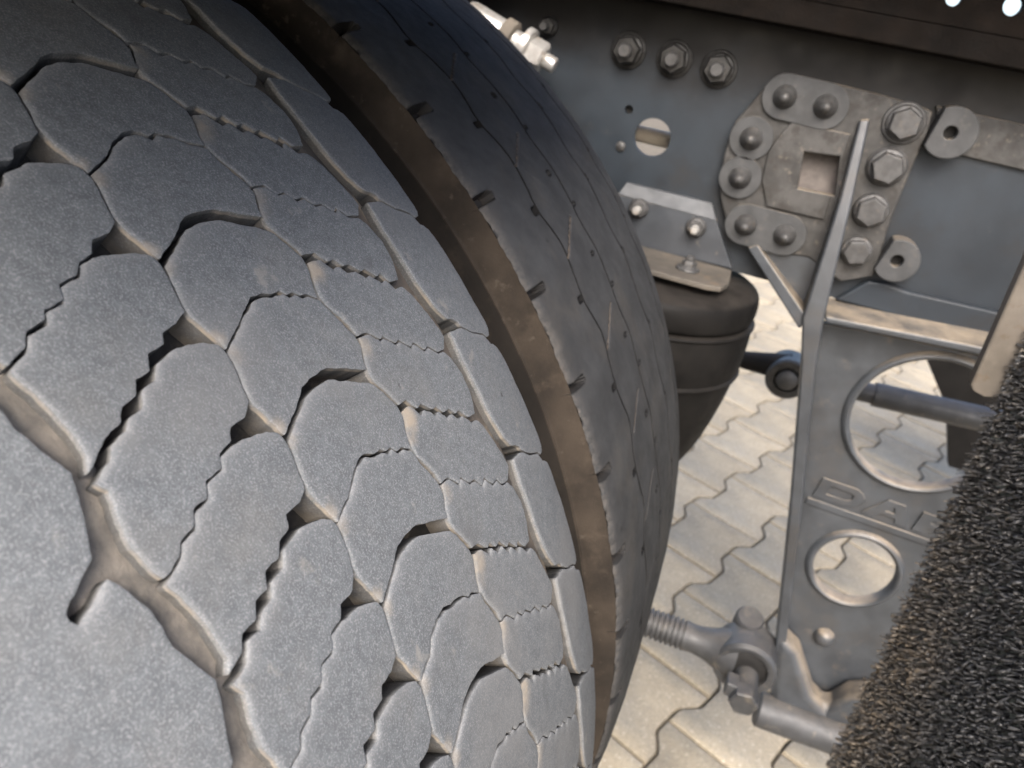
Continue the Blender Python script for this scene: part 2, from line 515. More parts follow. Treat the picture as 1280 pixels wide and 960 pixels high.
def lipA(k, lower):
    """A-row sipe starting at the pit Q(k), from right (inner) to left (outer)"""
    t = T(k) - 1.75
    wide = (k % 2 == 0)
    g = 0.17 if wide else 0.06
    w = [(0.0, -32.2), (-0.40, -37.0), (-0.44, -43.4), (-0.86, -46.0), (-0.91, -52.0), (-1.33, -54.7), (-1.38, -60.6), (-1.79, -63.1), (-1.85, -69.0), (-2.24, -71.5), (-2.31, -77.4), (-2.67, -80.0), (-2.95, -86.4)]
    o = []
    for i, (a, d) in enumerate(w):
        jt = 0.06 * rs(k, 60 + i) if i else 0
        gg = g * (1 + 0.25 * rs(k, 80 + i))
        o.append((t + a + jt + (-gg if lower else gg * (1 if i else 0)), d + 0.5 * rs(k, 95 + i)))
    if lower:
        t1 = T(k + 1)
        o = [(t1 + 0.30 + 0.04 * rs(k, 3), -29.2), (t1 + 0.56, -33.0), (t1 + 0.72 + 0.06 * rs(k, 4), -38.0), (t1 + 0.80, -42.5)] + [q for q in o[3:]]
    return o

def Uc(k):
    return T(k) - (1.80 if k % 2 == 0 else 1.95)
def Vc(k):
    return T(k) - (4.45 if k % 2 == 0 else 4.55)

def lipC(k, lower):
    """C-row sipe k from left to right"""
    a, b = (Uc(k), 31.0), (Vc(k), 78.2 if k % 2 == 0 else 80.4)
    wide = (k % 2 == 0)
    g = (0.17 + 0.03 * rs(k, 1)) if wide else 0.05
    o = [(a[0], a[1] + (1.2 if lower else 0.6))] + teeth((a[0], a[1] + 3), (b[0], b[1] - 2), 11, 0.19, k, 130) + [(b[0], b[1] + (-0.6 if lower else 0.3))]
    return [(q[0] + (-g if lower else g), q[1]) for q in o]

def blockB(k):
    up = lipB(k, True)
    lo = lipB(k + 1, False)
    right = [(T(k) - 0.5, 25.4), (Uc(k) + 0.15, 30.0), (Uc(k) - 0.35, 29.6), (T(k + 1) + 0.62, 26.0)]
    left = [(T(k + 1) + 0.5, -28.0), (T(k) - 1.98, -31.0), (T(k) - 1.55, -31.0), (T(k) - 0.45, -27.9)]
    return up + right + lo[::-1] + left

def blockA(k):
    """between A sipes k-1 (above) and k (below)"""
    up = lipA(k - 1, True)
    x0, x1 = T(k - 1) - 4.72, T(k) - 4.72
    if (k - 1) % 2 == 0:
        left = [(x0 - 0.55, -84.9), (x0 - 1.3, -87.2), (x0 - 2.2, -88.6), (x0 - 2.9, -87.6)]
    else:
        left = [(x0 - 0.6, -85.4), (x0 - 1.3, -84.2), (x0 - 2.2, -83.6), (x0 - 2.9, -83.9)]
    lo = lipA(k, False)
    right = [(T(k) - 1.2, -31.0), (T(k) - 0.35, -28.8), (T(k) - 0.02, -28.4)]
    return up + left + lo[::-1] + right

def blockC(k):
    up = lipC(k - 1, True)
    lo = lipC(k, False)
    v0 = Vc(k - 1)
    if (k - 1) % 2 == 0:
        right = [(v0 - 0.6, 80.7), (v0 - 1.6, 83.6), (v0 - 2.6, 86.4), (v0 - 3.1, 86.6)]
    else:
        right = [(v0 - 0.4, 82.6), (v0 - 1.4, 84.8), (v0 - 2.4, 83.2)]
    left = [(T(k) - 1.4, 31.2), (T(k) - 0.3, 26.0), (T(k) + 0.1, 25.6), (T(k) + 0.55, 26.9), (Uc(k - 1) - 0.35, 31.4)]
    return up + right + lo[::-1] + left

def sipeD(k, lower):
    w0, w1 = T(k) - 0.27, T(k) - 2.28
    if lower:
        return [(w0 - 0.34, 94.6), (w0 - 0.42, 100.0), (w0 - 0.46, 103.5), (w0 - 0.55, 107.0), (w0 - 1.1, 115.0), (w1 + 0.42, 127.0), (w1 - 0.20, 130.5), (w1 - 0.28, 133.5), (w1 - 0.55, 136.8), (w1 - 1.1, 138.2)]
    return [(w0 + 0.25, 98.5), (w0 + 0.06, 103.0), (w0 - 0.18, 106.5), (w0 - 0.42, 107.5), (w0 - 1.0, 115.2), (w1 + 0.52, 127.2), (w1 + 0.22, 130.5), (w1 + 0.24, 134.5), (w1 + 0.45, 137.2), (w1 + 0.9, 138.3)]

def blockD(k):
    """shoulder block between D sipes k (above) and k+2 (below), k even"""
    up = sipeD(k, True)
    lo = sipeD(k + 2, False)
    w0 = T(k) - 0.27
    left = [(w0 - 6.0, 94.4), (w0 - 5.2, 92.4), (w0 - 4.4, 91.4), (w0 - 3.0, 91.8), (w0 - 1.6, 92.2)]
    mid = [(T(k) - 2.28 - 3.4, 138.6)]
    return up + mid + lo[::-1] + left

def ribA(k):
    """piece of the outer shoulder rib belonging to the pair k, k+1 (k even): groove edge, then the outer edge"""
    x = T(k) - 4.72
    e = [(x + 0.4, -89.7), (x - 0.3, -92.0), (x - 1.1, -95.2), (x - 1.75, -97.2), (x - 1.95, -100.5), (x - 2.3, -106.0), (x - 2.52, -108.9), (x - 2.72, -109.3), (x - 2.93, -108.3), (x - 2.8, -104.0), (x - 2.5, -99.0), (x - 2.45, -97.3),
         (x - 3.1, -95.2), (x - 3.9, -93.5), (x - 4.95, -94.2), (x - 6.0, -91.4), (x + 0.4 - 2 * PIT, -89.7)]
    return [(a, d + 0.4 * rs(k, 150 + i) * (0 < i < 16)) for i, (a, d) in enumerate(e)]

def densify(pl, step, closed=True):
    out = []
    n = len(pl)
    for i in range(n if closed else n - 1):
        a, b = pl[i], pl[(i + 1) % n]
        L_ = math.hypot(b[0] - a[0], b[1] - a[1])
        m = max(1, int(round(L_ / step)))
        for k in range(m):
            f = k / m
            out.append((a[0] + (b[0] - a[0]) * f, a[1] + (b[1] - a[1]) * f))
    if not closed:
        out.append(pl[-1])
    return out

def chaikin(pl, w=0.2):
    out = []
    n = len(pl)
    for i in range(n):
        a, b = pl[i], pl[(i + 1) % n]
        out.append((a[0] * (1 - w) + b[0] * w, a[1] * (1 - w) + b[1] * w))
        out.append((a[0] * w + b[0] * (1 - w), a[1] * w + b[1] * (1 - w)))
    return out

KS = math.radians(1) * R0 * 1000     # mm of arc per degree
def block_geo(outline, seed, fine=True, depth=11.5, free=None, soft=1.0, rough_edges=0.12, dusty=()):
    """outline (theta, d mm) -> verts (theta, d, h mm), faces, wear. free: function (d, s) -> True where the edge is no real edge"""
    pl = [(d, float(thmap(t, d)) * KS) for t, d in outline]
    if fine:
        pl = chaikin(pl, 0.06)
    pl = densify(pl, 1.3 if fine else 6.0)
    P = np.array(pl)
    keep = np.ones(len(P), bool)
    for i in range(len(P)):
        if np.hypot(*(P[i] - P[i - 1])) < 0.18:
            keep[i] = False
    P = P[keep]
    area = 0.5 * np.sum(P[:, 0] * np.roll(P[:, 1], -1) - np.roll(P[:, 0], -1) * P[:, 1])
    if area < 0:
        P = P[::-1].copy()
    r_ = np.random.default_rng(seed)
    fr = np.array([bool(free(q[0], q[1])) for q in P]) if free else np.zeros(len(P), bool)
    tan = np.roll(P, -1, 0) - np.roll(P, 1, 0)
    tan /= np.linalg.norm(tan, axis=1)[:, None] + 1e-9
    nor = np.stack([tan[:, 1], -tan[:, 0]], 1)          # outward
    if fine:
        jt = r_.normal(0, rough_edges, len(P))
        jt = (jt + np.roll(jt, 1)) * 0.7
        P = P + nor * (np.where(fr, 0, jt))[:, None]
    n = len(P)
    ins = []
    if fine:
        for off in (0.45, 1.0, 1.9):
            st = 1 if off < 1.5 else 2
            ins.append((P - nor * off)[::st])
    sp = 2.7 if fine else 14.0
    x0, y0 = P.min(0)
    x1, y1 = P.max(0)
    gx = np.arange(x0 + sp / 2, x1, sp)
    gy = np.arange(y0 + sp / 2, y1, sp)
    G = np.stack(np.meshgrid(gx, gy, indexing='ij'), -1)
    G[:, ::2, 0] += sp / 2
    G = G.reshape(-1, 2) + (r_.uniform(-0.3, 0.3, (G.shape[0] * G.shape[1], 2)) if fine else 0)
    ins.append(G)
    I = np.concatenate(ins)
    I = I[inside(I, P)]
    A, B = P, np.roll(P, -1, 0)
    AB = B - A
    L2 = (AB ** 2).sum(1) + 1e-12
    segfree = fr & np.roll(fr, -1)
    soft_n = np.clip(nor[:, 1], 0, 1)                   # edges that face towards growing angle are worn rounder
    left_n = np.clip(-nor[:, 0], 0, 1) ** 0.7           # and those that face outwards are chamfered
    def dist(Q):
        t = np.clip(((Q[:, None] - A[None]) * AB[None]).sum(2) / L2[None], 0, 1)
        D = np.linalg.norm(Q[:, None] - (A[None] + AB[None] * t[..., None]), axis=2)
        Dall = D.min(1)
        D2 = D + segfree[None] * 1e3
        j = D2.argmin(1)
        return Dall, D2[np.arange(len(Q)), j], soft_n[j], left_n[j]
    Dall, De, Sn, Ln = dist(I)
    ok = Dall > (0.3 if fine else 3.0)
    # thin the near-edge points so that the inset rows do not collide
    I, De, Sn, Ln = I[ok], De[ok], Sn[ok], Ln[ok]
    pts = np.concatenate([P, I])
    de = np.concatenate([np.where(fr, 50.0, 0.0), De])
    sn = np.concatenate([soft_n, Sn])
    lnn = np.concatenate([left_n, Ln])
    vo, eo, fo, ov, *_ = delaunay_2d_cdt([Vector(q) for q in pts], [(i, (i + 1) % n) for i in range(n)], [], 1, 1e-4)
    m = len(vo)
    V2 = np.array([(v[0], v[1]) for v in vo])
    src = np.array([o[0] if len(o) else 0 for o in ov])
    de = de[src]
    sn = sn[src]
    lnn = lnn[src]
    w = (0.40 + 0.9 * sn + 0.6 * lnn) * soft
    drop = (0.08 + 0.28 * sn + 0.30 * lnn) * soft
    h = -drop * np.clip(1 - de / w, 0, 1) ** 1.5
    ph = r_.uniform(0, 6.28, 4)
    h = h + 0.10 * np.sin(V2[:, 0] * 0.16 + ph[0]) * np.sin(V2[:, 1] * 0.19 + ph[1]) + 0.06 * np.sin(V2[:, 0] * 0.43 + ph[2] + V2[:, 1] * 0.3)
    h = h - np.abs(r_.normal(0, 0.12))
    wear_shade = np.zeros((m, 4))
    wear_shade[:, 0] = np.exp(-de / (0.5 + 1.2 * sn + 0.5 * lnn)) * np.clip(0.06 + 0.60 * sn + 0.25 * lnn, 0, 1)
    for (ct, cd, cr, ca) in dusty:
        q = np.hypot(V2[:, 0] - cd, V2[:, 1] - float(thmap(ct, cd)) * KS)
        g_ = np.clip(1 - q / cr, 0, 1)
        wear_shade[:, 1] = np.maximum(wear_shade[:, 1], np.clip(g_ * 2.2, 0, 1) * ca)
        h = h - 1.1 * ca * g_ ** 1.3
    wear_shade[:, 3] = 1
    faces = [tuple(f) for f in fo]
    # walls
    d3 = np.concatenate([V2, h[:, None]], 1)
    loop = list(range(n))
    inv = {}
    for i, s_ in enumerate(src):
        inv.setdefault(int(s_), i)
    top = [inv.get(i, i) for i in range(n)]
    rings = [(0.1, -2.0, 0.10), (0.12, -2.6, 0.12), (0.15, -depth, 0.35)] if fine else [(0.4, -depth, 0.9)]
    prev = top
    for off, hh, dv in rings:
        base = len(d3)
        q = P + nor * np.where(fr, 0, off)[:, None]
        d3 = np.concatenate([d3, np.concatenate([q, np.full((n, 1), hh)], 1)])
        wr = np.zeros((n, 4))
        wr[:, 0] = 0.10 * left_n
        wr[:, 2] = np.where(hh < -2.3, 0.5, 0) * 1.0 + (0.75 if hh > -2.3 else 0.4) * (1 - left_n) * np.clip(0.55 + nor[:, 0] * 0.4 + nor[:, 1] * 0.6, 0.25, 1)  # groove shade painted on the walls, by depth and facing
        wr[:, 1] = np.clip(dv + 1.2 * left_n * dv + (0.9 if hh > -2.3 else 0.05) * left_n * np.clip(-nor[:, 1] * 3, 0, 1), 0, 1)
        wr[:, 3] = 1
        wear_shade = np.concatenate([wear_shade, wr])
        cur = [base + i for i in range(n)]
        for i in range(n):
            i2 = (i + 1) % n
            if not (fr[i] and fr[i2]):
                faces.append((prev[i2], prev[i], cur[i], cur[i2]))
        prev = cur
    return d3, faces, wear_shade

def tread_mesh(name, geos, yc):
    vs_, fs, ws, o = [], [], [], 0
    for d3, f, w in geos:
        vs_.append(cylpt(d3[:, 1] / KS, d3[:, 0] / 1000.0, d3[:, 2] / 1000.0, yc))
        fs += [tuple(i + o for i in q) for q in f]
        ws.append(w)
        o += len(d3)
    me = bpy.data.meshes.new(name)
    me.from_pydata(np.concatenate(vs_).tolist(), [], fs)
    me.update()
    me.polygons.foreach_set('use_smooth', [True] * len(me.polygons))
    me.set_sharp_from_angle(angle=math.radians(50))
    at = me.attributes.new('wear_shade', 'FLOAT_COLOR', 'POINT')
    at.data.foreach_set('color', np.concatenate(ws).reshape(-1).astype(np.float32))
    return me

outer = thing('truck_tyre', 'worn block-tread truck tyre filling the left of the picture, grey with dust in its grooves', 'tyre', (0, YO, 0))
KMIN, KMAX = -10, 18
rest = []
for k in range(-44, 60):
    vis = KMIN <= k <= KMAX
    for row, fn in (('A', blockA), ('B', blockB), ('C', blockC)):
        ds = ()
        if row == 'C':
            a_ = (0.95 if k % 2 else 0.6) * (0.75 + 0.25 * rs(k, 7))
            ds = [(Uc(k - 1) - 0.45, 31.5, 7.5 if k % 2 else 5.0, a_), (T(k) + 0.5, 28.5, 4.5, a_ * 0.5 * (rs(k, 8) > -0.2))]
        elif row == 'B':
            ds = [(T(k) - 0.2, -26.5, 4.0, 0.35), (T(k + 1) + 0.5, -27.5, 3.5, 0.4)]
        g_ = block_geo(fn(k), 1000 + k * 7 + ord(row), fine=vis, dusty=ds)
        if vis:
            obj('tread_block', tread_mesh('tread_block', [g_], YO), M_TREAD, outer)
        else:
            rest.append(g_)
    if k % 2 == 0:
        g_ = block_geo(blockD(k), 5000 + k, fine=vis, depth=12.0)
        if vis:
            obj('shoulder_block', tread_mesh('shoulder_block', [g_], YO), M_TREAD, outer)
        else:
            rest.append(g_)
obj('rear_tread', tread_mesh('rear_tread', rest, YO), M_TREAD, outer, kind='stuff')
def rib_run(k0, k1, fine, seed):
    e = []
    for k in range(k0, k1, 2):
        e += ribA(k)[:-1]
    e.append(ribA(k1 - 2)[-1])
    t0, t1 = e[0][0], e[-1][0]
    nb = max(4, int((t0 - t1) / 2.0))
    lst = e + [(t1, -120.0)] + [(t1 + (t0 - t1) * i / nb, -138.3) for i in range(nb + 1)] + [(t0, -120.0)]
    def free(d, s, t0=t0, t1=t1):
        return min(abs(s - float(thmap(t0, d)) * KS), abs(s - float(thmap(t1, d)) * KS)) < 1.5 and -137.5 < d < -91
    return block_geo(lst, seed, fine=fine, depth=9.0, free=free, soft=1.2)
ribs = [rib_run(-12, 18, True, 9001), rib_run(18, 60, False, 9002), rib_run(-44, -12, False, 9003)]
obj('shoulder_rib', tread_mesh('shoulder_rib', ribs, YO), M_TREAD, outer)
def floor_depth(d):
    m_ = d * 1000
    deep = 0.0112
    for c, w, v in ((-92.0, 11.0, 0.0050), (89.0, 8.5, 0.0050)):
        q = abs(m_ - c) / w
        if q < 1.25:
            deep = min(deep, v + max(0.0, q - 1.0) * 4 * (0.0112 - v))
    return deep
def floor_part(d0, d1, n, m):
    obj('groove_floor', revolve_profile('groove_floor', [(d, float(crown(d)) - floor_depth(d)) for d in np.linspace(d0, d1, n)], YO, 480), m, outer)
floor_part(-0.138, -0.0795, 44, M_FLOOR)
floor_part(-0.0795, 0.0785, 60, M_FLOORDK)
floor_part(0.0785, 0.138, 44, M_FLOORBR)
obj('sidewall', revolve_profile('sidewall', smooth_profile(SIDE, 4), YO), M_SIDE, outer)
obj('sidewall', revolve_profile('sidewall', [(-a, b) for a, b in smooth_profile(SIDE, 4)][::-1], YO), M_SIDE, outer)
wheel_rim(outer, YO, -1)

# ---- the inner tyre: five worn ribs with thin zigzag grooves
YI = -0.746
inner = thing('truck_tyre', 'darker rib-tread tyre tucked behind the block-tread one, brown dusty shoulder with small notches', 'tyre', (0, YI, 0))
th = np.concatenate([np.arange(-12, 84, 0.13), np.arange(84, 348, 0.9)])
def tri(x):                           # triangle wave -1..1 with period 1
    x = x - np.floor(x)
    return 4 * np.abs(x - 0.5) - 1
def groove(mean, amp, per, ph):
    return mean + amp * np.clip(tri((th - ph) / per) * 1.4, -1, 1) + 0.5 * np.sin(th * 1.7 + mean)
G1 = groove(-75.5, 3.2, 6.86, 54.3)
G2 = groove(-15.0, 2.2, 6.86, 52.0)
G3 = groove(45.0, 2.4, 6.86, 50.0)
G4 = groove(98.0, 2.2, 6.86, 48.0)
E0 = np.full_like(th, -138.0) + 0.5 * np.sin(th * 2.3) + 0.4 * np.sin(th * 7.1)
E1 = np.full_like(th, 138.0)
lines = [E0, G1, G2, G3, G4, E1]
gw = [0, 1.3, 0.9, 1.3, 1.0, 0]
gd = [0, 7.0, 5.5, 7.0, 5.5, 0]
def grow(b):
    return b | np.roll(b, 1, 0) | np.roll(b, -1, 0) | np.roll(b, 1, 1) | np.roll(b, -1, 1)
def period(x, p0, per):
    return (x - p0 + per / 2) % per - per / 2
for r in range(5):
    L_, R_ = lines[r], lines[r + 1]
    um = np.array([0, 1.15, 1.27, 1.5, 2.8, 4.6])[None] / (R_ - L_)[:, None]
    u = np.concatenate([um, np.repeat(np.linspace(0.13, 0.87, 26)[None], len(th), 0), 1 - um[:, ::-1]], 1)
    D = L_[:, None] + (R_ - L_)[:, None] * u
    TH = np.repeat(th[:, None], u.shape[1], 1)
    h = np.zeros_like(D)
    W = np.zeros(D.shape + (4,))
    W[..., 3] = 1
    for side, i in ((0, r), (1, r + 1)):
        q = np.abs(D - lines[i][:, None])
        if gw[i]:
            h -= gd[i] * np.clip((1.26 - q) / 0.1, 0, 1)
            h -= 0.06 * np.clip(1 - q / 2.0, 0, 1) ** 2
            W[..., 2] = np.maximum(W[..., 2], 1.0 * (q < 1.40))  # groove and its lip painted near-black as shade
        elif i == 0:
            h -= 2.4 * np.clip(1 - q / 5.0, 0, 1) ** 2
            W[..., 0] = np.maximum(W[..., 0], 0.6 * np.exp(-q / 2.2) + 0.2 * np.exp(-q / 8.0))
        else:
            h -= 6.0 * np.clip(1 - q / 14.0, 0, 1) ** 2
    if r == 0:
        pn = period(TH, 52.75, 6.68)
        bx = (np.abs(pn) < 0.30 + 0.05 * np.sin(TH * 3)) & (D < -120.5 + 2 * np.sin(TH * 0.9))
        h -= 8.0 * bx
        W[..., 1] = np.maximum(W[..., 1], 0.35 * bx)
        W[..., 2] = np.maximum(W[..., 2], 0.7 * grow(bx))
        rim_ = (np.abs(pn) < 0.52) & (D < -118) & ~bx
        W[..., 0] = np.maximum(W[..., 0], 0.25 * rim_)
        pp = period(TH, 50.7, 6.86)
        bx = (np.abs(pp) < 0.22) & (D > G1[:, None] - 9.0)
        h -= 6.0 * bx
        W[..., 2] = np.maximum(W[..., 2], 0.95 * grow(bx))
    if r == 1:
        # slanted short sipes full of tan dust, running from the groove into the rib
        pc = period(TH, 48.2, 7.2)
        dd = D - (-71.0 + (pc + 1.1) / 2.3 * 40.0)
        s_ = np.abs(dd) / 17.0
        m_ = np.clip((0.12 - s_) / 0.06, 0, 1) * (np.abs(pc) < 1.15)
        h -= 1.6 * m_
        W[..., 1] = np.maximum(W[..., 1], 0.9 * m_)
        pp = period(TH, 52.6, 6.86)
        bx = (np.abs(pp) < 0.16) & (np.abs(D + 25) < 3.0)
        h -= 4.0 * bx
        W[..., 2] = np.maximum(W[..., 2], 0.95 * grow(bx))
    if r == 2:
        pp = period(TH, 49.6, 6.86)
        bx = (np.abs(pp) < 0.13) & (D < G2[:, None] + 5.0)
        h -= 4.0 * bx
        W[..., 2] = np.maximum(W[..., 2], 0.9 * grow(bx))
        W[..., 1] = np.maximum(W[..., 1], 0.3 * bx)
    if r == 3:
        pp = period(TH, 51.0, 6.86)
        bx = (np.abs(pp + 0.1 * (D - 45) / 10) < 0.22) & (D < G3[:, None] + 4)
        h -= 4.0 * bx
        W[..., 2] = np.maximum(W[..., 2], 0.9 * grow(bx))
    if r == 4:
        pp = period(TH, 53.0, 6.86)
        bx = (np.abs(pp) < 0.14) & (D < G4[:, None] + 5)
        h -= 4.0 * bx
        W[..., 2] = np.maximum(W[..., 2], 0.9 * grow(bx))
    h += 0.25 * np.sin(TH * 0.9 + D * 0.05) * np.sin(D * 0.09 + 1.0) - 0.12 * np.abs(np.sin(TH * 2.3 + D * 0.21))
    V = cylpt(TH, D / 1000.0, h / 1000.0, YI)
    rm = grid_mesh('tread_rib', V, closed_u=True, wear_shade=W)
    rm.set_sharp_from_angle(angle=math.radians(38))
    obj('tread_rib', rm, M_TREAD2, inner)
obj('carcass', revolve_profile('carcass', [(d, 0.512 if abs(d) < 0.12 else 0.507) for d in np.linspace(-0.1376, 0.1376, 24)], YI), M_BLACK, inner)
SIDE_IN = [(0.1378, 0.5208), (0.1385, 0.515), (0.1400, 0.506), (0.1408, 0.5022), (0.1424, 0.5016), (0.1426, 0.4995), (0.1445, 0.486), (0.1478, 0.474), (0.152, 0.455), (0.1565, 0.425),
           (0.155, 0.39), (0.146, 0.35), (0.131, 0.315), (0.122, 0.298), (0.115, 0.288), (0.105, 0.284)]
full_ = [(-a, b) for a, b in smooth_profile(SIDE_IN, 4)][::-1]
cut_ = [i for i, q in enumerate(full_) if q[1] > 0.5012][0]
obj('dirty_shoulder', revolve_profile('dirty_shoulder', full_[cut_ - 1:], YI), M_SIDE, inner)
obj('sidewall', revolve_profile('sidewall', full_[:cut_], YI), M_SIDEDK, inner)  # darker below the ridge: shade between the tyres painted into the rubber
obj('sidewall', revolve_profile('sidewall', smooth_profile([(0.1378, 0.5165)] + SIDE_IN[1:], 4), YI), M_BLACK, inner)
wheel_rim(inner, YI, 1)

# mudguard above both tyres, over the top of the frame of the picture
mg = thing('mudguard', 'black plastic mudguard arched over both tyres', 'mudguard', (0, -0.9, 1.1))
tt = np.radians(np.linspace(50.5, 140, 40))
for nm, r_, ya, yb in (('cover', 0.655, -1.27, -0.73),):
    mb = MB()
    n = len(tt)
    vs_ = []
    for rr in (r_, r_ + 0.006):
        for y in (ya, yb):
            vs_ += [(rr * math.cos(a), y, H + rr * math.sin(a)) for a in tt]
    fs = []
    for i in range(n - 1):
        fs += [(i, i + 1, n + i + 1, n + i), (2 * n + i, 3 * n + i, 3 * n + i + 1, 2 * n + i + 1),
               (i, 2 * n + i, 2 * n + i + 1, i + 1), (n + i, n + i + 1, 3 * n + i + 1, 3 * n + i)]
    fs += [(0, n, 3 * n, 2 * n), (n - 1, 3 * n - 1, 4 * n - 1, 2 * n - 1)]
    mb.add(vs_, fs)
    obj(nm, mb, M_GUARD, mg)
sk = MB()
ta = np.radians(np.linspace(50.5, 140, 40))
ri_ = [0.655 - 0.050 * min(1.0, (math.degrees(a) - 50.4) / 9.0) for a in ta]
outl = [(0.655 * math.cos(a), H + 0.655 * math.sin(a)) for a in ta] + [(q * math.cos(a), H + q * math.sin(a)) for a, q in reversed(list(zip(ta, ri_)))]
sk.prism(outl, -1.281, -1.2705)
obj('shade_skirt', sk, M_GUARD, mg)  # unseen side piece, added to shade the upper tread
unseen_lip = MB()
unseen_lip.lathe((0.655 * math.cos(tt[0]), -1.27, H + 0.655 * math.sin(tt[0])), (0, 1, 0), [(0, 0.007), (0.54, 0.007)], 12)
obj('edge_bead', unseen_lip, M_GUARD, mg)

# ------------------------------------------------------------------ chassis rail
YW = -0.395                                        # outer face of the rail web
rail = thing('chassis_rail', 'dark blue-grey chassis rail running along behind the tyres', 'chassis rail', (0.4, YW, 0.75))
def circ(c, r, n=24, ph=0.0):
    return [(c[0] + r * math.cos(2 * math.pi * i / n + ph), c[1] + r * math.sin(2 * math.pi * i / n + ph)) for i in range(n)]
big_hole = (0.3789, 0.8741)
small_hole = (0.3461, 0.8974)
web = MB()
web.prism([(-2.2, 0.752), (2.4, 0.752), (2.4, 1.006), (-2.2, 1.006)], YW, YW + 0.008,
          holes=[circ(big_hole, 0.0205, 32), circ(small_hole, 0.0048, 16), circ((0.5624, 0.8789), 0.030, 24)])
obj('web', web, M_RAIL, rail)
fl = MB()
fl.box((0.1, YW + 0.047, 1.002), (4.6, 0.078, 0.008))
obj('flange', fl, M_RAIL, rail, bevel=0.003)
fl = MB()
fl.box((0.1, YW + 0.047, 0.756), (4.6, 0.078, 0.008))
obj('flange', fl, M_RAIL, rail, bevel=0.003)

def nut(parent, c, r, hgt, stud_r, stud_l, m, m2, washer=None, ax=(0, -1, 0), name='bolt', ph=0.3):
    """washer, hexagon and stud on a face; axis points out of the face"""
    c, ax = Vector(c), Vector(ax).normalized()
    b = MB()
    t = 0.0
    if washer:
        b.lathe(c, ax, [(0, washer * 1.0), (0.002, washer * 1.0), (0.0035, washer * 0.93), (0.0038, washer * 0.6)], 28)
        t = 0.0028
    b.lathe(c + ax * t, ax, [(0, r * 0.98), (hgt * 0.82, r * 0.98), (hgt, r * 0.86)], 6, ph)
    if washer:
        b.lathe(c + ax * t, ax, [(0, r * 1.12), (hgt * 0.25, r * 1.05), (hgt * 0.35, r * 0.9)], 24)
    o = obj(name, b, m, parent, bevel=0.0006)
    if stud_l:
        s = MB()
        s.lathe(c + ax * (t + hgt * 0.5), ax, [(0, stud_r), (hgt * 0.5 + stud_l * 0.75, stud_r), (hgt * 0.5 + stud_l, stud_r * 0.75)], 18)
        obj('stud', s, m2, o)
    return o

for p in ((0.3312, -0.4070, 0.9561), (0.3819, -0.4070, 0.9569), (0.4301, -0.4070, 0.9559)):
    nut(rail, (p[0], YW, p[2]), 0.0155, 0.014, 0.0078, 0.010, M_NUTDK, M_BOLT, washer=0.0195, ph=random.random())
p = (0.2379, -0.4050, 0.9632)
nut(rail, (p[0], YW, p[2]), 0.0095, 0.011, 0.005, 0.010, M_NUTDK, M_BOLT, washer=0.011)
rv = MB()
p = (0.3467, -0.3950, 0.8572)
rv.lathe((p[0], YW, p[2]), (0, -1, 0), [(0, 0.0058), (0.002, 0.0052), (0.0032, 0.003), (0.0036, 0.001)], 16)
obj('rivet', rv, M_BOLT, rail)

pg = MB()
pg.prism(circ(small_hole, 0.0062, 16), YW + 0.0085, YW + 0.011)
obj('plug', pg, M_BLACK, rail)
# spacer strip on the rail to the right of the bracket
st = MB()
st.prism([(0.6438, 0.9639), (0.7384, 0.9630), (1.6, 0.948), (1.6, 0.902), (0.7561, 0.9229), (0.6631, 0.9249)], -0.401, YW - 0.0005)
obj('stiffener', st, M_CASTP, rail, bevel=0.0015)
lipb = MB()
lipb.prism([(0.6457, 0.7827), (0.6673, 0.7852), (0.6916, 0.7821), (0.7821, 0.7851), (1.6, 0.782), (1.6, 0.752), (0.62, 0.752)], -0.405, YW - 0.0005)
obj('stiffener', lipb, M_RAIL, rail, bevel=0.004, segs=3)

# cream pipe glimpsed through the hole
pipe = MB()
pc = (0.3704, -0.3400, 0.8688)
pipe.cyl((pc[0] - 0.5, -0.33, pc[2] - 0.002), (pc[0] + 0.5, -0.33, pc[2] - 0.002), 0.0095, 20)
pp_ = obj('air_pipe', pipe, M_CREAM)
pp_['label'] = 'cream pipe seen through the round hole in the chassis rail'
pp_['category'] = 'pipe'

# rusty mounting angle on top of the rail, with two holes
pl_ = MB()
pl_.prism([(-1.6, 1.030), (1.8, 1.030), (1.8, 1.235), (-1.6, 1.235)], -0.470, -0.458, holes=[circ((0.6144, 1.0513), 0.0068, 20), circ((0.6611, 1.0529), 0.0080, 20)])
ang = thing('mounting_angle', 'dark rusty mounting angle lying on top of the chassis rail, along the upper edge', 'angle iron', (0.1, -0.38, 1.02))
obj('upright', pl_, M_RUST, ang)
pl_ = MB()
pl_.box((0.1, -0.396, 1.0183), (3.4, 0.146, 0.0236))
obj('foot', pl_, M_RUST, ang, bevel=0.002)
pl_ = MB()
pl_.box((0.1, -0.510, 1.106), (3.4, 0.080, 0.012))
obj('unseen_lip', pl_, M_RUST, ang, bevel=0.002)  # unseen overhang, added to shade the top of the rail
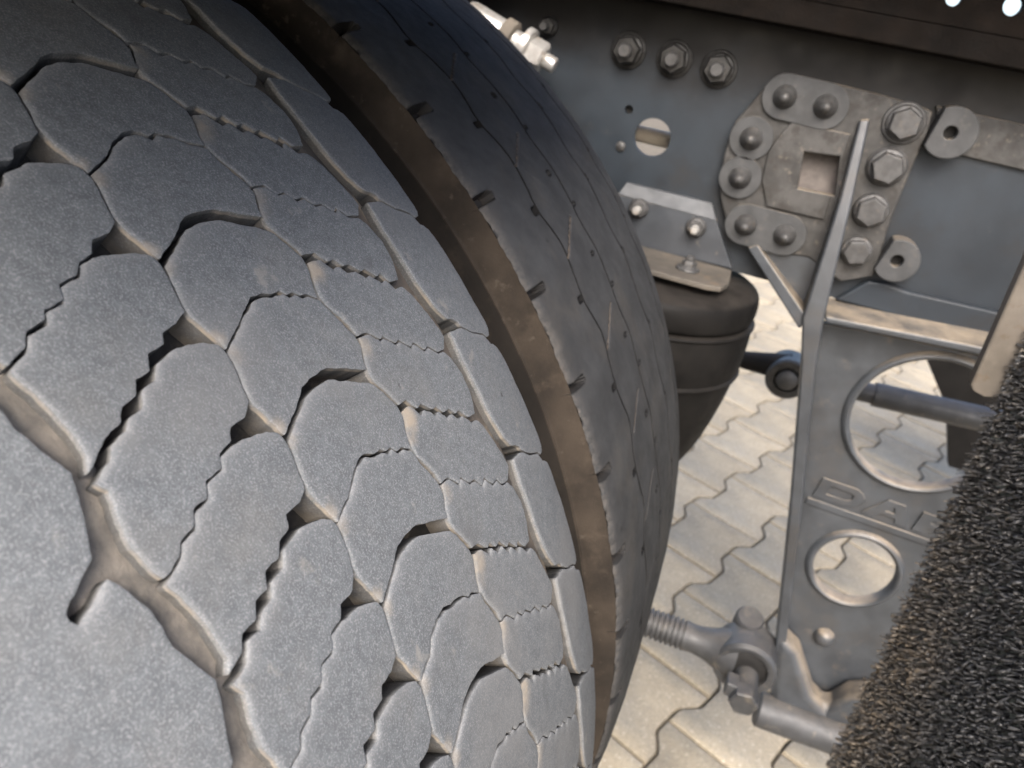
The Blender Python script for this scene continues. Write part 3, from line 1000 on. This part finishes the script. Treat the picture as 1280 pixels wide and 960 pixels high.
# ------------------------------------------------------------------ cast suspension bracket
YB = -0.410                                        # front of its bolted plate
brk = thing('suspension_bracket', 'grey cast suspension bracket with DAF lettering and two round holes, bolted to the rail', 'bracket', (0.68, YB, 0.2))
plate = [(0.4998, 0.9649), (0.5195, 0.9657), (0.5550, 0.9651), (0.5901, 0.9639), (0.6304, 0.9609), (0.6419, 0.9580), (0.6447, 0.9396), (0.6437, 0.9231), (0.6435, 0.8838), (0.6437, 0.8418),
         (0.6468, 0.8120), (0.6484, 0.7900), (0.6186, 0.7751), (0.5787, 0.7916), (0.5505, 0.7876), (0.5145, 0.7871), (0.4969, 0.7889), (0.4849, 0.8051), (0.4715, 0.8288), (0.4638, 0.8490),
         (0.4615, 0.8744), (0.4607, 0.8969), (0.4629, 0.9122), (0.4735, 0.9322), (0.4809, 0.9480), (0.4879, 0.9594)]
sq = [(0.5390, 0.8962), (0.5744, 0.8994), (0.5825, 0.8605), (0.5449, 0.8590)]
mb = MB()
mb.prism(plate, YB, YW - 0.0005, holes=[sq])
obj('mounting_plate', mb, M_CASTP, brk, bevel=0.002)
# raised inner pad round the square window
pad = [(0.5179, 0.9227), (0.5770, 0.9228), (0.5806, 0.8350), (0.5199, 0.8345), (0.5067, 0.8598), (0.5042, 0.8888), (0.5104, 0.9082)]
sq2 = [(0.5389, 0.8966), (0.5742, 0.8998), (0.5822, 0.8611), (0.5447, 0.8596)]
mb = MB()
mb.prism(pad, YB - 0.004, YB - 0.0004, holes=[sq2])
obj('pad', mb, M_CASTP, brk, bevel=0.0015)
mb = MB()
qx, qz = (0.5622, 0.8792)
mb.box((qx, -0.3905, qz), (0.06, 0.004, 0.06))
obj('window_back', mb, M_WINB, brk)

def capsule(a, b, r, n=14):
    ang = math.atan2(b[1] - a[1], b[0] - a[0])
    o = []
    for i in range(n + 1):
        g = ang + math.pi / 2 + math.pi * i / n
        o.append((a[0] + r * math.cos(g), a[1] + r * math.sin(g)))
    for i in range(n + 1):
        g = ang - math.pi / 2 + math.pi * i / n
        o.append((b[0] + r * math.cos(g), b[1] + r * math.sin(g)))
    return o
b1, b2, b3, b4, b5, b6 = (0.5035, 0.9442), (0.5445, 0.9433), (0.4836, 0.8983), (0.4844, 0.8573), (0.5050, 0.8104), (0.5477, 0.8098)
RB = 0.0222
for shape in (capsule(b1, b2, RB), circ(b3, RB, 28), circ(b4, RB, 28), capsule(b5, b6, RB)):
    mb = MB()
    mb.prism(shape, YB - 0.005, YB - 0.0004)
    obj('boss', mb, M_BOSS, brk, bevel=0.0015)
for c in (b1, b2, b3, b4, b5, b6):
    s = MB()
    s.lathe((c[0], YB - 0.005, c[1]), (0, -1, 0), [(0, 0.0118), (0.002, 0.0116), (0.0045, 0.0098), (0.009, 0.0080), (0.014, 0.0058), (0.0175, 0.0038), (0.019, 0.0016)], 24)
    obj('rivet', s, M_BOLT, brk)
# hexagon bolts down the right of the rib
for (c, r, hg, wsh) in (((0.6205, 0.9429), 0.0160, 0.014, 0.0205), ((0.6201, 0.8999), 0.0168, 0.015, 0.020), ((0.6212, 0.8550), 0.0160, 0.013, 0.018), ((0.6226, 0.8114), 0.0145, 0.010, 0.0155)):
    nut(brk, (c[0], YB, c[1]), r, hg, 0, 0, M_BOLT, M_BOLT, washer=wsh, ph=random.uniform(0, 1))
# two eared bosses with bores
def ear(c, r, hole, ang):
    o = [(c[0] + r * math.cos(ang + math.radians(a)), c[1] + r * math.sin(ang + math.radians(a))) for a in range(-130, 131, 10)]
    mb = MB()
    mb.prism(o, YB - 0.010, YW - 0.0005, holes=[circ(c, hole, 18)])
    obj('ear', mb, M_BOSS, brk, bevel=0.0015)
    mb = MB()
    mb.prism(circ(c, hole + 0.0015, 18), YB + 0.002, YB + 0.008)
    obj('bore', mb, M_BLACK, brk)
ear((0.6628, 0.9435), 0.0245, 0.0062, math.radians(-8))
ear((0.6627, 0.8130), 0.0225, 0.0062, math.radians(-12))

# upright rib that grows out of the plate towards the bottom
rib = MB()
ra, rb_ = (0.5794, -0.4160, 0.9376), (0.5889, -0.4160, 0.9411)
rc, rd = (0.5909, -0.4560, 0.7381), (0.6115, -0.4560, 0.7462)
mid0, mid1 = (0.5863, -0.4340, 0.8613), (0.5987, -0.4340, 0.8644)
yb_ = YB + 0.006
def rq(p):
    return (p[0], yb_, p[2])
def sweep4(mb, secs):
    vs_ = [p for sct in secs for p in sct]
    fs = [(3, 2, 1, 0), tuple(4 * (len(secs) - 1) + i for i in range(4))]
    for i in range(len(secs) - 1):
        for k in range(4):
            fs.append((4 * i + k, 4 * i + (k + 1) % 4, 4 * i + 4 + (k + 1) % 4, 4 * i + 4 + k))
    mb.add(vs_, fs)
fm0, fm1 = (0.6537, -0.4560, 0.5076), (0.6660, -0.4560, 0.5128)
fc, fd = (0.7189, -0.4560, 0.2351), (0.7312, -0.4560, 0.2359)
fq0, fq1 = (0.6073, -0.4570, 0.6844), (0.6219, -0.4570, 0.6892)
sweep4(rib, [[fc, fd, rq(fd), rq(fc)], [fm0, fm1, rq(fm1), rq(fm0)], [fq0, fq1, rq(fq1), rq(fq0)], [rc, rd, rq(rd), rq(rc)], [mid0, mid1, rq(mid1), rq(mid0)], [ra, rb_, rq(rb_), rq(ra)]])
obj('rib', rib, M_CAST, brk, bevel=0.003)
# slanted brace and the web behind it
br = MB()
q0, q1 = (0.5142, -0.4180, 0.7870), (0.5237, -0.4180, 0.7932)
q2, q3 = (0.5926, -0.4480, 0.7228), (0.5970, -0.4480, 0.7374)
br.hexa([q2, q3, (q3[0], -0.40, q3[2]), (q2[0], -0.40, q2[2]), q0, q1, (q1[0], -0.40, q1[2]), (q0[0], -0.40, q0[2])])
obj('brace', br, M_CAST, brk, bevel=0.002)
wb = MB()
wb.prism([(0.5170, 0.7873), (0.5975, 0.7204), (0.6114, 0.7315), (0.6107, 0.7926), (0.5522, 0.7931)], -0.4085, -0.3985)
obj('gusset', wb, M_CAST, brk, bevel=0.001)

# lower body: sunk panel, flanges, two rimmed holes
YP, YF = -0.420, -0.455
panel = [(0.6074, 0.7274), (0.7156, 0.7361), (0.8318, 0.7418), (1.0, 0.70), (1.0, 0.20), (0.8317, 0.2035), (0.7334, 0.2026), (0.6954, 0.3736), (0.6552, 0.5330)]
hb, hs = (0.756, 0.648), (0.7539, 0.4391)
RBG, RSM = 0.0780, 0.0475
mb = MB()
mb.prism(panel, YP, YP + 0.012, holes=[circ(hb, RBG, 64), circ(hs, RSM, 48)])
obj('panel', mb, M_CAST, brk, bevel=0.0015)
for c, r in ((hb, RBG), (hs, RSM)):
    mb = MB()
    mb.lathe((c[0], 0, c[1]), (0, -1, 0), [(0.41, r - 0.0005), (0.423, r - 0.0005), (0.4255, r + 0.0012), (0.4265, r + 0.0035), (0.4255, r + 0.006), (0.423, r + 0.0078), (0.4205, r + 0.009)], 72)
    me = mb.mesh('hole_rim')
    import bmesh
    bm = bmesh.new(); bm.from_mesh(me)
    bmesh.ops.delete(bm, geom=[f for f in bm.faces if len(f.verts) > 4], context='FACES_ONLY')
    bm.to_mesh(me); bm.free()
    obj('hole_rim', me, M_CAST, brk)
tf = MB()
ta, tb = (0.6115, -0.4530, 0.7462), (0.8077, -0.4530, 0.7615)
tc_, td = (0.6142, -0.4530, 0.7386), (0.8118, -0.4530, 0.7521)
tf.hexa([tc_, td, (td[0], -0.39, td[2]), (tc_[0], -0.39, tc_[2]), ta, tb, (tb[0], -0.39, tb[2] + 0.004), (ta[0], -0.39, ta[2] + 0.004)])
obj('top_flange', tf, M_CAST, brk, bevel=0.003)
tu = MB()
tu.cyl((0.7079, -0.4620, 0.2108), (0.8408, -0.4620, 0.2147), 0.0235, 32, bev=0.003)
obj('foot_tube', tu, M_ROD, brk)
ft = MB()
ft.prism([(0.7018, 0.3012), (0.6981, 0.3349), (0.7302, 0.3157), (0.7661, 0.2587), (0.7871, 0.2461), (0.8040, 0.2794), (0.8446, 0.3044), (0.8772, 0.2180), (0.8313, 0.2034), (0.7279, 0.2005)], -0.460, -0.4195)
obj('foot_web', ft, M_CAST, brk, bevel=0.013, segs=5)
bp = MB()
c_ = (0.7569, 0.3274)
bp.lathe((c_[0], YP, c_[1]), (0, -1, 0), [(0, 0.013), (0.006, 0.012), (0.011, 0.008), (0.013, 0.003)], 24)
obj('knob', bp, M_CAST, brk)
# raised lettering D A F over a raised bar
L0, L1 = Vector((0.6719, 0.5173)), Vector((0.8027, 0.5138))
ux = (L1 - L0).normalized()
uz = Vector((-ux.y, ux.x))
def lt(pts, ox):
    return [tuple(L0 + ux * (ox + (a + b * 0.10) * 0.001) + uz * (b * 0.001 + 0.0035)) for a, b in pts]
Hh, Wd, sw = 27.0, 54.0, 9.5
D_out = [(0, 0), (40, 0), (49, 4), (54, 11), (54, 17), (49, 23), (41, Hh), (0, Hh)]
D_in = [(13, 7.5), (36, 7.5), (41, 11), (41, 16.5), (36, 19.5), (13, 19.5)]
A_out = [(0, 0), (15, 0), (19, 6), (36, 6), (39, 0), (54, 0), (39, Hh), (19, Hh)]
A_in = [(23, 12), (33, 12), (30, 19.5), (27, 19.5)]
F_out = [(0, 0), (14, 0), (14, 9.5), (40, 9.5), (40, 16), (14, 16), (14, 20), (48, 20), (48, Hh), (0, Hh)]
for ox, out, hole in ((0.004, D_out, D_in), (0.061, A_out, A_in), (0.119, F_out, None)):
    mb = MB()
    mb.prism(lt(out, ox), YP - 0.0028, YP - 0.0002, holes=[lt(hole, ox)] if hole else [])
    obj('letter', mb, M_CAST, brk, bevel=0.0008)
mb = MB()
mb.prism([tuple(L0 + ux * a + uz * b) for a, b in ((0.0, -0.010), (0.19, -0.010), (0.19, -0.0015), (0.0, -0.0015))], YP - 0.003, YP - 0.0002)
obj('raised_bar', mb, M_CAST, brk, bevel=0.001)

# ------------------------------------------------------------------ air spring and its bracket
sb = thing('air_spring_bracket', 'small folded dark bracket with a dusty ledge, between the tyre and the cast bracket', 'bracket', (0.44, -0.41, 0.755))
fm = MB()
fm.prism([(0.3566, 0.8069), (0.4728, 0.8065), (0.5053, 0.7582), (0.3887, 0.7552)], -0.410, YW - 0.0005)
obj('face_plate', fm, M_BRKT, sb, bevel=0.0012)
tl = MB()
a0, a1 = (0.3586, -0.4110, 0.8075), (0.4731, -0.4110, 0.8059)
c0, c1 = (0.3638, -0.4020, 0.8212), (0.4630, -0.4020, 0.8217)
tl.hexa([a0, a1, (a1[0], -0.3955, a1[2]), (a0[0], -0.3955, a0[2]), c0, c1, (c1[0], -0.3955, c1[2]), (c0[0], -0.3955, c0[2])])
obj('top_edge', tl, M_EDGE, sb, bevel=0.001)
le = MB()
g0, g1 = (0.3888, -0.4110, 0.7555), (0.5056, -0.4110, 0.7576)
zt = g1[2]
l_pts = [(g0[0], -0.4115), (g1[0], -0.4115), (g1[0] + 0.002, -0.470), (g1[0] - 0.004, -0.490), (g1[0] - 0.018, -0.497), (g0[0] + 0.01, -0.497)]
vs_ = [(x, y, zt - 0.006) for x, y in l_pts] + [(x, y, zt) for x, y in l_pts]
n = len(l_pts)
le.add(vs_, [tuple(range(n)), tuple(range(2 * n - 1, n - 1, -1))] + [(i, i + n, (i + 1) % n + n, (i + 1) % n) for i in range(n)])
obj('ledge', le, M_LEDGE, sb, bevel=0.0015)
for u in ((0.3861, 0.7980), (0.4540, 0.7932)):
    nut(sb, (u[0], -0.410, u[1]), 0.0098, 0.008, 0.0050, 0.008, M_BOLT, M_ZINC, washer=0.0115, ph=0.2)
p = (0.4608, -0.4603, 0.7570)
nut(sb, (p[0], p[1], zt), 0.0085, 0.008, 0.0050, 0.005, M_BOLT, M_BOLT, washer=0.013, ax=(0, 0, 1))

asp = thing('air_spring', 'black rubber air spring tapering downward under the folded bracket', 'air spring', (0.43, -0.42, 0.49))
CX, CY = 0.424, -0.42
bel = MB()
bel.lathe((CX, CY, 0), (0, 0, 1), smooth_profile([(0.480, 0.0), (0.483, 0.045), (0.494, 0.074), (0.520, 0.094), (0.560, 0.108), (0.605, 0.117), (0.640, 0.1215)], 4), 72)
obj('piston', bel, M_BELL, asp)
bel = MB()
bel.lathe((CX, CY, 0), (0, 0, 1), [(0.6405, 0.114), (0.6410, 0.1240), (0.6440, 0.1252), (0.6455, 0.1240)] + smooth_profile([(0.647, 0.1225), (0.66, 0.1238), (0.675, 0.1240), (0.690, 0.1235), (0.700, 0.1228)], 3), 72)
obj('bellows', bel, M_BELL, asp)
bel = MB()
bel.lathe((CX, CY, 0), (0, 0, 1), [(0.7005, 0.112), (0.7010, 0.1238), (0.7030, 0.1250), (0.7050, 0.1238), (0.7055, 0.114)], 72)
obj('bead_ring', bel, M_BELL, asp)
bel = MB()
bel.lathe((CX, CY, 0), (0, 0, 1), smooth_profile([(0.7056, 0.108), (0.7075, 0.1185), (0.715, 0.1215), (0.728, 0.1215), (0.738, 0.1175), (0.743, 0.105)], 4), 72)
obj('top_roll', bel, M_BELL, asp)

# ------------------------------------------------------------------ silver pipe fitting above the tyre
fit = thing('pipe_fitting', 'bright silver hexagonal pipe fitting poking out above the inner tyre', 'fitting', (0.2174, -0.4500, 0.9412))
A = Vector((0.1807, -0.4500, 0.9559)); B = Vector((0.2670, -0.4500, 0.9292))
dv = (B - A).normalized(); LL = (B - A).length
def seg(name, f0, f1, r, m, n=24, r2=None, ph=0.0):
    mb = MB()
    a, b = A + dv * LL * f0, A + dv * LL * f1
    l_ = (b - a).length
    r2 = r if r2 is None else r2
    mb.lathe(a, dv, [(0, r * 0.88), (l_ * 0.1, r), (l_ * 0.88, r2), (l_, r2 * 0.85)], n, ph)
    obj(name, mb, m, fit)
seg('body', -0.2, 0.30, 0.0150, M_ZINC)
seg('collar', 0.28, 0.44, 0.0190, M_STRIP)
seg('neck', 0.42, 0.58, 0.0125, M_ZINC)
seg('flange', 0.56, 0.66, 0.0215, M_ZINC)
seg('hex_nut', 0.655, 0.87, 0.0165, M_ZINC, 6, ph=0.4)
seg('tip', 0.86, 1.02, 0.0082, M_ZINC, 18)

# ------------------------------------------------------------------ lower reaction rod with eye
rod = thing('reaction_rod', 'grey reaction rod with ribbed sleeve and eye, low beside the cast bracket', 'rod', (0.6796, -0.4600, 0.2669))
E = Vector((0.6714, -0.4620, 0.2835))
S0 = Vector((0.5933, -0.4620, 0.2821))
ax = (S0 - E).normalized()
end = S0 + ax * 0.42
sl = MB()
prof = []
NR = 13
pitch_ = 0.0068
for i in range(NR):
    prof += [(i * pitch_, 0.0168), (i * pitch_ + 0.0012, 0.0200), (i * pitch_ + 0.0042, 0.0200), (i * pitch_ + 0.0054, 0.0168)]
sl.lathe(S0, ax, prof, 28)
obj('ribbed_sleeve', sl, M_ROD, rod)
sh = MB()
sh.cyl(S0 + ax * (NR * pitch_ - 0.002), end, 0.0165, 24)
obj('shaft', sh, M_ROD, rod)
nk = MB()
nk.lathe(S0 + ax * 0.002, -ax, smooth_profile([(0.0, 0.0195), (0.012, 0.0185), (0.03, 0.0215), (0.05, 0.029), (0.066, 0.034)], 4), 28)
obj('neck', nk, M_ROD, rod)
ey = MB()
ro, ri = 0.0400, 0.0285
ey.lathe(E + Vector((0, 0.026, 0)), (0, -1, 0), [(0.0, ri), (0.0, ro - 0.003), (0.003, ro), (0.047, ro), (0.052, ro - 0.004), (0.052, ri + 0.004), (0.050, ri), (0.020, ri - 0.004), (0.020, 0.002)], 48)
obj('eye', ey, M_ROD, rod)
bs = MB()
bs.lathe(E + Vector((0, -0.008, 0)), (0, -1, 0), [(0, 0.0283), (0.012, 0.0272), (0.016, 0.022), (0.017, 0.014)], 40)
obj('bush', bs, M_BLACK, rod)
kb = MB()
kc = Vector((0.6623, -0.4450, 0.3260))
kb.lathe(kc + Vector((0, 0.012, -0.012)), (0, -0.3, 1), [(-0.02, 0.018), (0.010, 0.0185), (0.012, 0.0185), (0.016, 0.016)], 24)
obj('knob', kb, M_ROD, rod)
pn = MB()
pc0 = E + Vector((0.004, -0.020, -0.006))
pn.lathe(pc0, (0, -1, -0.02), [(0, 0.0155), (0.044, 0.0155), (0.046, 0.0150)], 28)
pn.lathe(pc0 + Vector((0, -0.034, 0)), (0, -1, -0.02), [(0, 0.0185), (0.020, 0.0185), (0.022, 0.0165)], 6, 0.2)
obj('pin', pn, M_ROD, rod, bevel=0.0008)
pn = MB()
pn.box(pc0 + Vector((-0.017, -0.034, 0.004)), (0.016, 0.024, 0.020))
obj('locking_tab', pn, M_ROD, rod, bevel=0.003)

# far rod seen behind the bracket
rod2 = thing('reaction_rod', 'dark grey rod with a forked eye, half hidden behind the cast bracket', 'rod', (0.6272, -0.0500, 0.5180))
E2 = Vector((0.6386, -0.0500, 0.5189))
F2 = Vector((1.0094, -0.0500, 0.5440))
sh = MB()
a_ = E2 + (F2 - E2) * 0.36
sh.cyl(E2 + (F2 - E2) * 0.1, a_, 0.016, 20)
sh.cyl(a_, F2 + (F2 - E2) * 0.5, 0.0195, 24)
obj('shaft', sh, M_ROD, rod2)
ey = MB()
ey.lathe(E2 + Vector((0, 0.03, 0)), (0, -1, 0), [(0, 0.012), (0, 0.031), (0.004, 0.034), (0.052, 0.034), (0.056, 0.031), (0.056, 0.021), (0.046, 0.0195), (0.046, 0.002)], 36)
obj('eye', ey, M_NUTDK, rod2)
ey = MB()
ey.lathe(E2 + Vector((0, -0.012, 0)), (0, -1, 0), [(0, 0.017), (0.016, 0.0165), (0.020, 0.011), (0.021, 0.002)], 24)
obj('pin', ey, M_BOLT, rod2)
wg = MB()
w0 = Vector((0.5603, -0.0500, 0.5212))
wg.cyl(E2 + Vector((0, 0, 0.012)), w0, 0.023, 20, r2=0.014)
obj('arm', wg, M_BELL, rod2)

# ------------------------------------------------------------------ bristled mud flap
flap = thing('mud_flap', 'mud flap covered in short black bristles, dusty brown along its left edge', 'mud flap', (0.77, -0.9, 0.2))
def flap_x(z, y=-0.606):
    return 0.772 - (z - 0.29) * 0.050 + (-0.606 - y) * 0.20
back = MB()
yA, yB_ = -0.614, -1.27
z0, z1 = 0.14, 0.835
back.hexa([(flap_x(z, y) + dx, y, z) for z in (z0, z1) for y, dx in ((yB_, 0), (yA, 0), (yA, 0.012), (yB_, 0.012))])
obj('backing', back, M_PALE, flap)
up_ = MB()
yA2, z2 = -0.648, 1.12
up_.hexa([(flap_x(z, y) + dx, y, z) for z in (z1 + 0.001, z2) for y, dx in ((yB_, 0), (yA2, 0), (yA2, 0.010), (yB_, 0.010))])
obj('shade_panel', up_, M_GUARD, flap)  # unseen extension, added to block sky light from the inner tread rows
# bristles
def bristles(xf, ya, yb, za, zb, pitch, name, parent, length=(0.007, 0.013), seed=3, sgn=1.0):
    r_ = np.random.default_rng(seed)
    ny, nz = int((yb - ya) / pitch), int((zb - za) / pitch)
    Y, Z = np.meshgrid(ya + (np.arange(ny) + 0.5) * pitch, za + (np.arange(nz) + 0.5) * pitch, indexing='ij')
    Y = Y.ravel() + r_.uniform(-0.5, 0.5, Y.size) * pitch
    Z = Z.ravel() + r_.uniform(-0.5, 0.5, Z.size) * pitch
    n = Y.size
    base = np.stack([xf(Z, Y), Y, Z], 1)
    tuft = np.sin(Y * 310 + np.sin(Z * 170) * 2) * np.sin(Z * 260 + np.sin(Y * 150) * 2)
    d = np.stack([-np.ones(n), r_.normal(0.0, 0.38, n) + 0.25 * tuft, r_.normal(-0.05, 0.34, n) + 0.2 * np.cos(Y * 240)], 1)
    d /= np.linalg.norm(d, axis=1)[:, None]
    ln = r_.uniform(*length, n)
    curl = np.stack([r_.normal(0, 0.1, n), r_.normal(0, 0.22, n), r_.normal(-0.2, 0.18, n)], 1)
    side = np.cross(d, np.stack([r_.normal(0, 0.5, n), r_.normal(0.3, 0.6, n), r_.normal(1, 0.5, n)], 1))
    side /= np.linalg.norm(side, axis=1)[:, None]
    upv = np.cross(side, d)
    w = r_.uniform(0.0014, 0.0023, n)
    K = 5
    V = np.zeros((n, K, 3, 3))
    W = np.zeros((n, K, 3, 4))
    W[..., 3] = 1
    edge = np.clip(1.25 - (yb - Y) / 0.10, 0, 1)
    blot = 0.5 + 0.5 * np.sin(Y * 37 + 1.3) * np.sin(Z * 29 + Y * 11)
    low = np.clip((0.70 - Z) / 0.25, 0, 1)
    dustv = np.clip(edge * 1.2 * (0.25 + 0.75 * low) + 0.9 * np.clip(blot - 0.7, 0, 1) / 0.3 * low, 0, 1) * r_.uniform(0.1, 1.0, n)
    for k in range(K):
        t = k / (K - 1)
        c = base + d * (ln * t)[:, None] + curl * (ln * t * t * 0.55)[:, None]
        ww = w * (1.0 - 0.2 * t ** 3)
        V[:, k, 0] = c + side * ww[:, None]
        V[:, k, 1] = c - side * ww[:, None]
        V[:, k, 2] = c + upv * (ww * 0.35)[:, None]
        W[:, k, :, 1] = (dustv * (0.3 + 0.7 * t))[:, None]
    idx = np.arange(n)[:, None] * (K * 3)
    q = []
    for k in range(K - 1):
        for a, b in ((0, 2), (2, 1), (1, 0)):
            q.append(np.stack([idx[:, 0] + k * 3 + a, idx[:, 0] + k * 3 + b, idx[:, 0] + (k + 1) * 3 + b, idx[:, 0] + (k + 1) * 3 + a], 1))
    q = np.concatenate(q)
    capf = np.stack([idx[:, 0] + (K - 1) * 3 + 0, idx[:, 0] + (K - 1) * 3 + 2, idx[:, 0] + (K - 1) * 3 + 1], 1)
    me = bpy.data.meshes.new(name)
    me.vertices.add(n * K * 3)
    me.vertices.foreach_set('co', V.reshape(-1).astype(np.float32))
    lv = np.concatenate([q.reshape(-1), capf.reshape(-1)])
    me.loops.add(len(lv))
    me.loops.foreach_set('vertex_index', lv.astype(np.int32))
    me.polygons.add(len(q) + len(capf))
    me.polygons.foreach_set('loop_start', np.concatenate([np.arange(len(q)) * 4, len(q) * 4 + np.arange(len(capf)) * 3]).astype(np.int32))
    me.update(calc_edges=True)
    at = me.attributes.new('wear_shade', 'FLOAT_COLOR', 'POINT')
    at.data.foreach_set('color', W.reshape(-1).astype(np.float32))
    return obj(name, me, M_BRIST, parent, kind='stuff')
bristles(flap_x, -1.10, -0.606, 0.20, 0.832, 0.0037, 'bristles', flap)
# dusty mounting strip at the top of the flap's inner edge
ms = MB()
def sp_(p):
    return p
s0, s1, s2, s3, s4 = (0.7151, -0.6120, 0.8894), (0.7203, -0.6120, 0.7684), (0.7338, -0.6120, 0.7616), (0.7428, -0.6120, 0.7639), (0.7406, -0.6120, 0.8803)
ms.prism([(s0[0], s0[2]), (s1[0], s1[2]), (s1[0] + 0.002, s1[2] - 0.004), (s2[0], s2[2]), (s3[0], s3[2]), (s4[0], s4[2])], -0.612, -0.596)
obj('mounting_strip', ms, M_STRIP, flap, bevel=0.004, segs=3)

# flap on the far side of the truck, dark through the large hole of the bracket
ff = thing('mud_flap', 'dark far-side mud flap seen through the large round hole of the bracket', 'mud flap', (1.05, 0.75, 0.1))
fx = MB()
q0, q1 = (0.9624, 0.6200, 0.4310), (1.0783, 0.6200, 0.2937)
fx.prism([(q0[0] - 0.06, q0[2] + 0.28), (q0[0], q0[2]), (q1[0], q1[2]), (q1[0] + 0.06, q1[2] - 0.14), (q1[0] + 0.62, q1[2] - 0.14), (q1[0] + 0.62, q0[2] + 0.28)], 0.62, 0.645)
obj('flap', fx, M_BELL, ff)
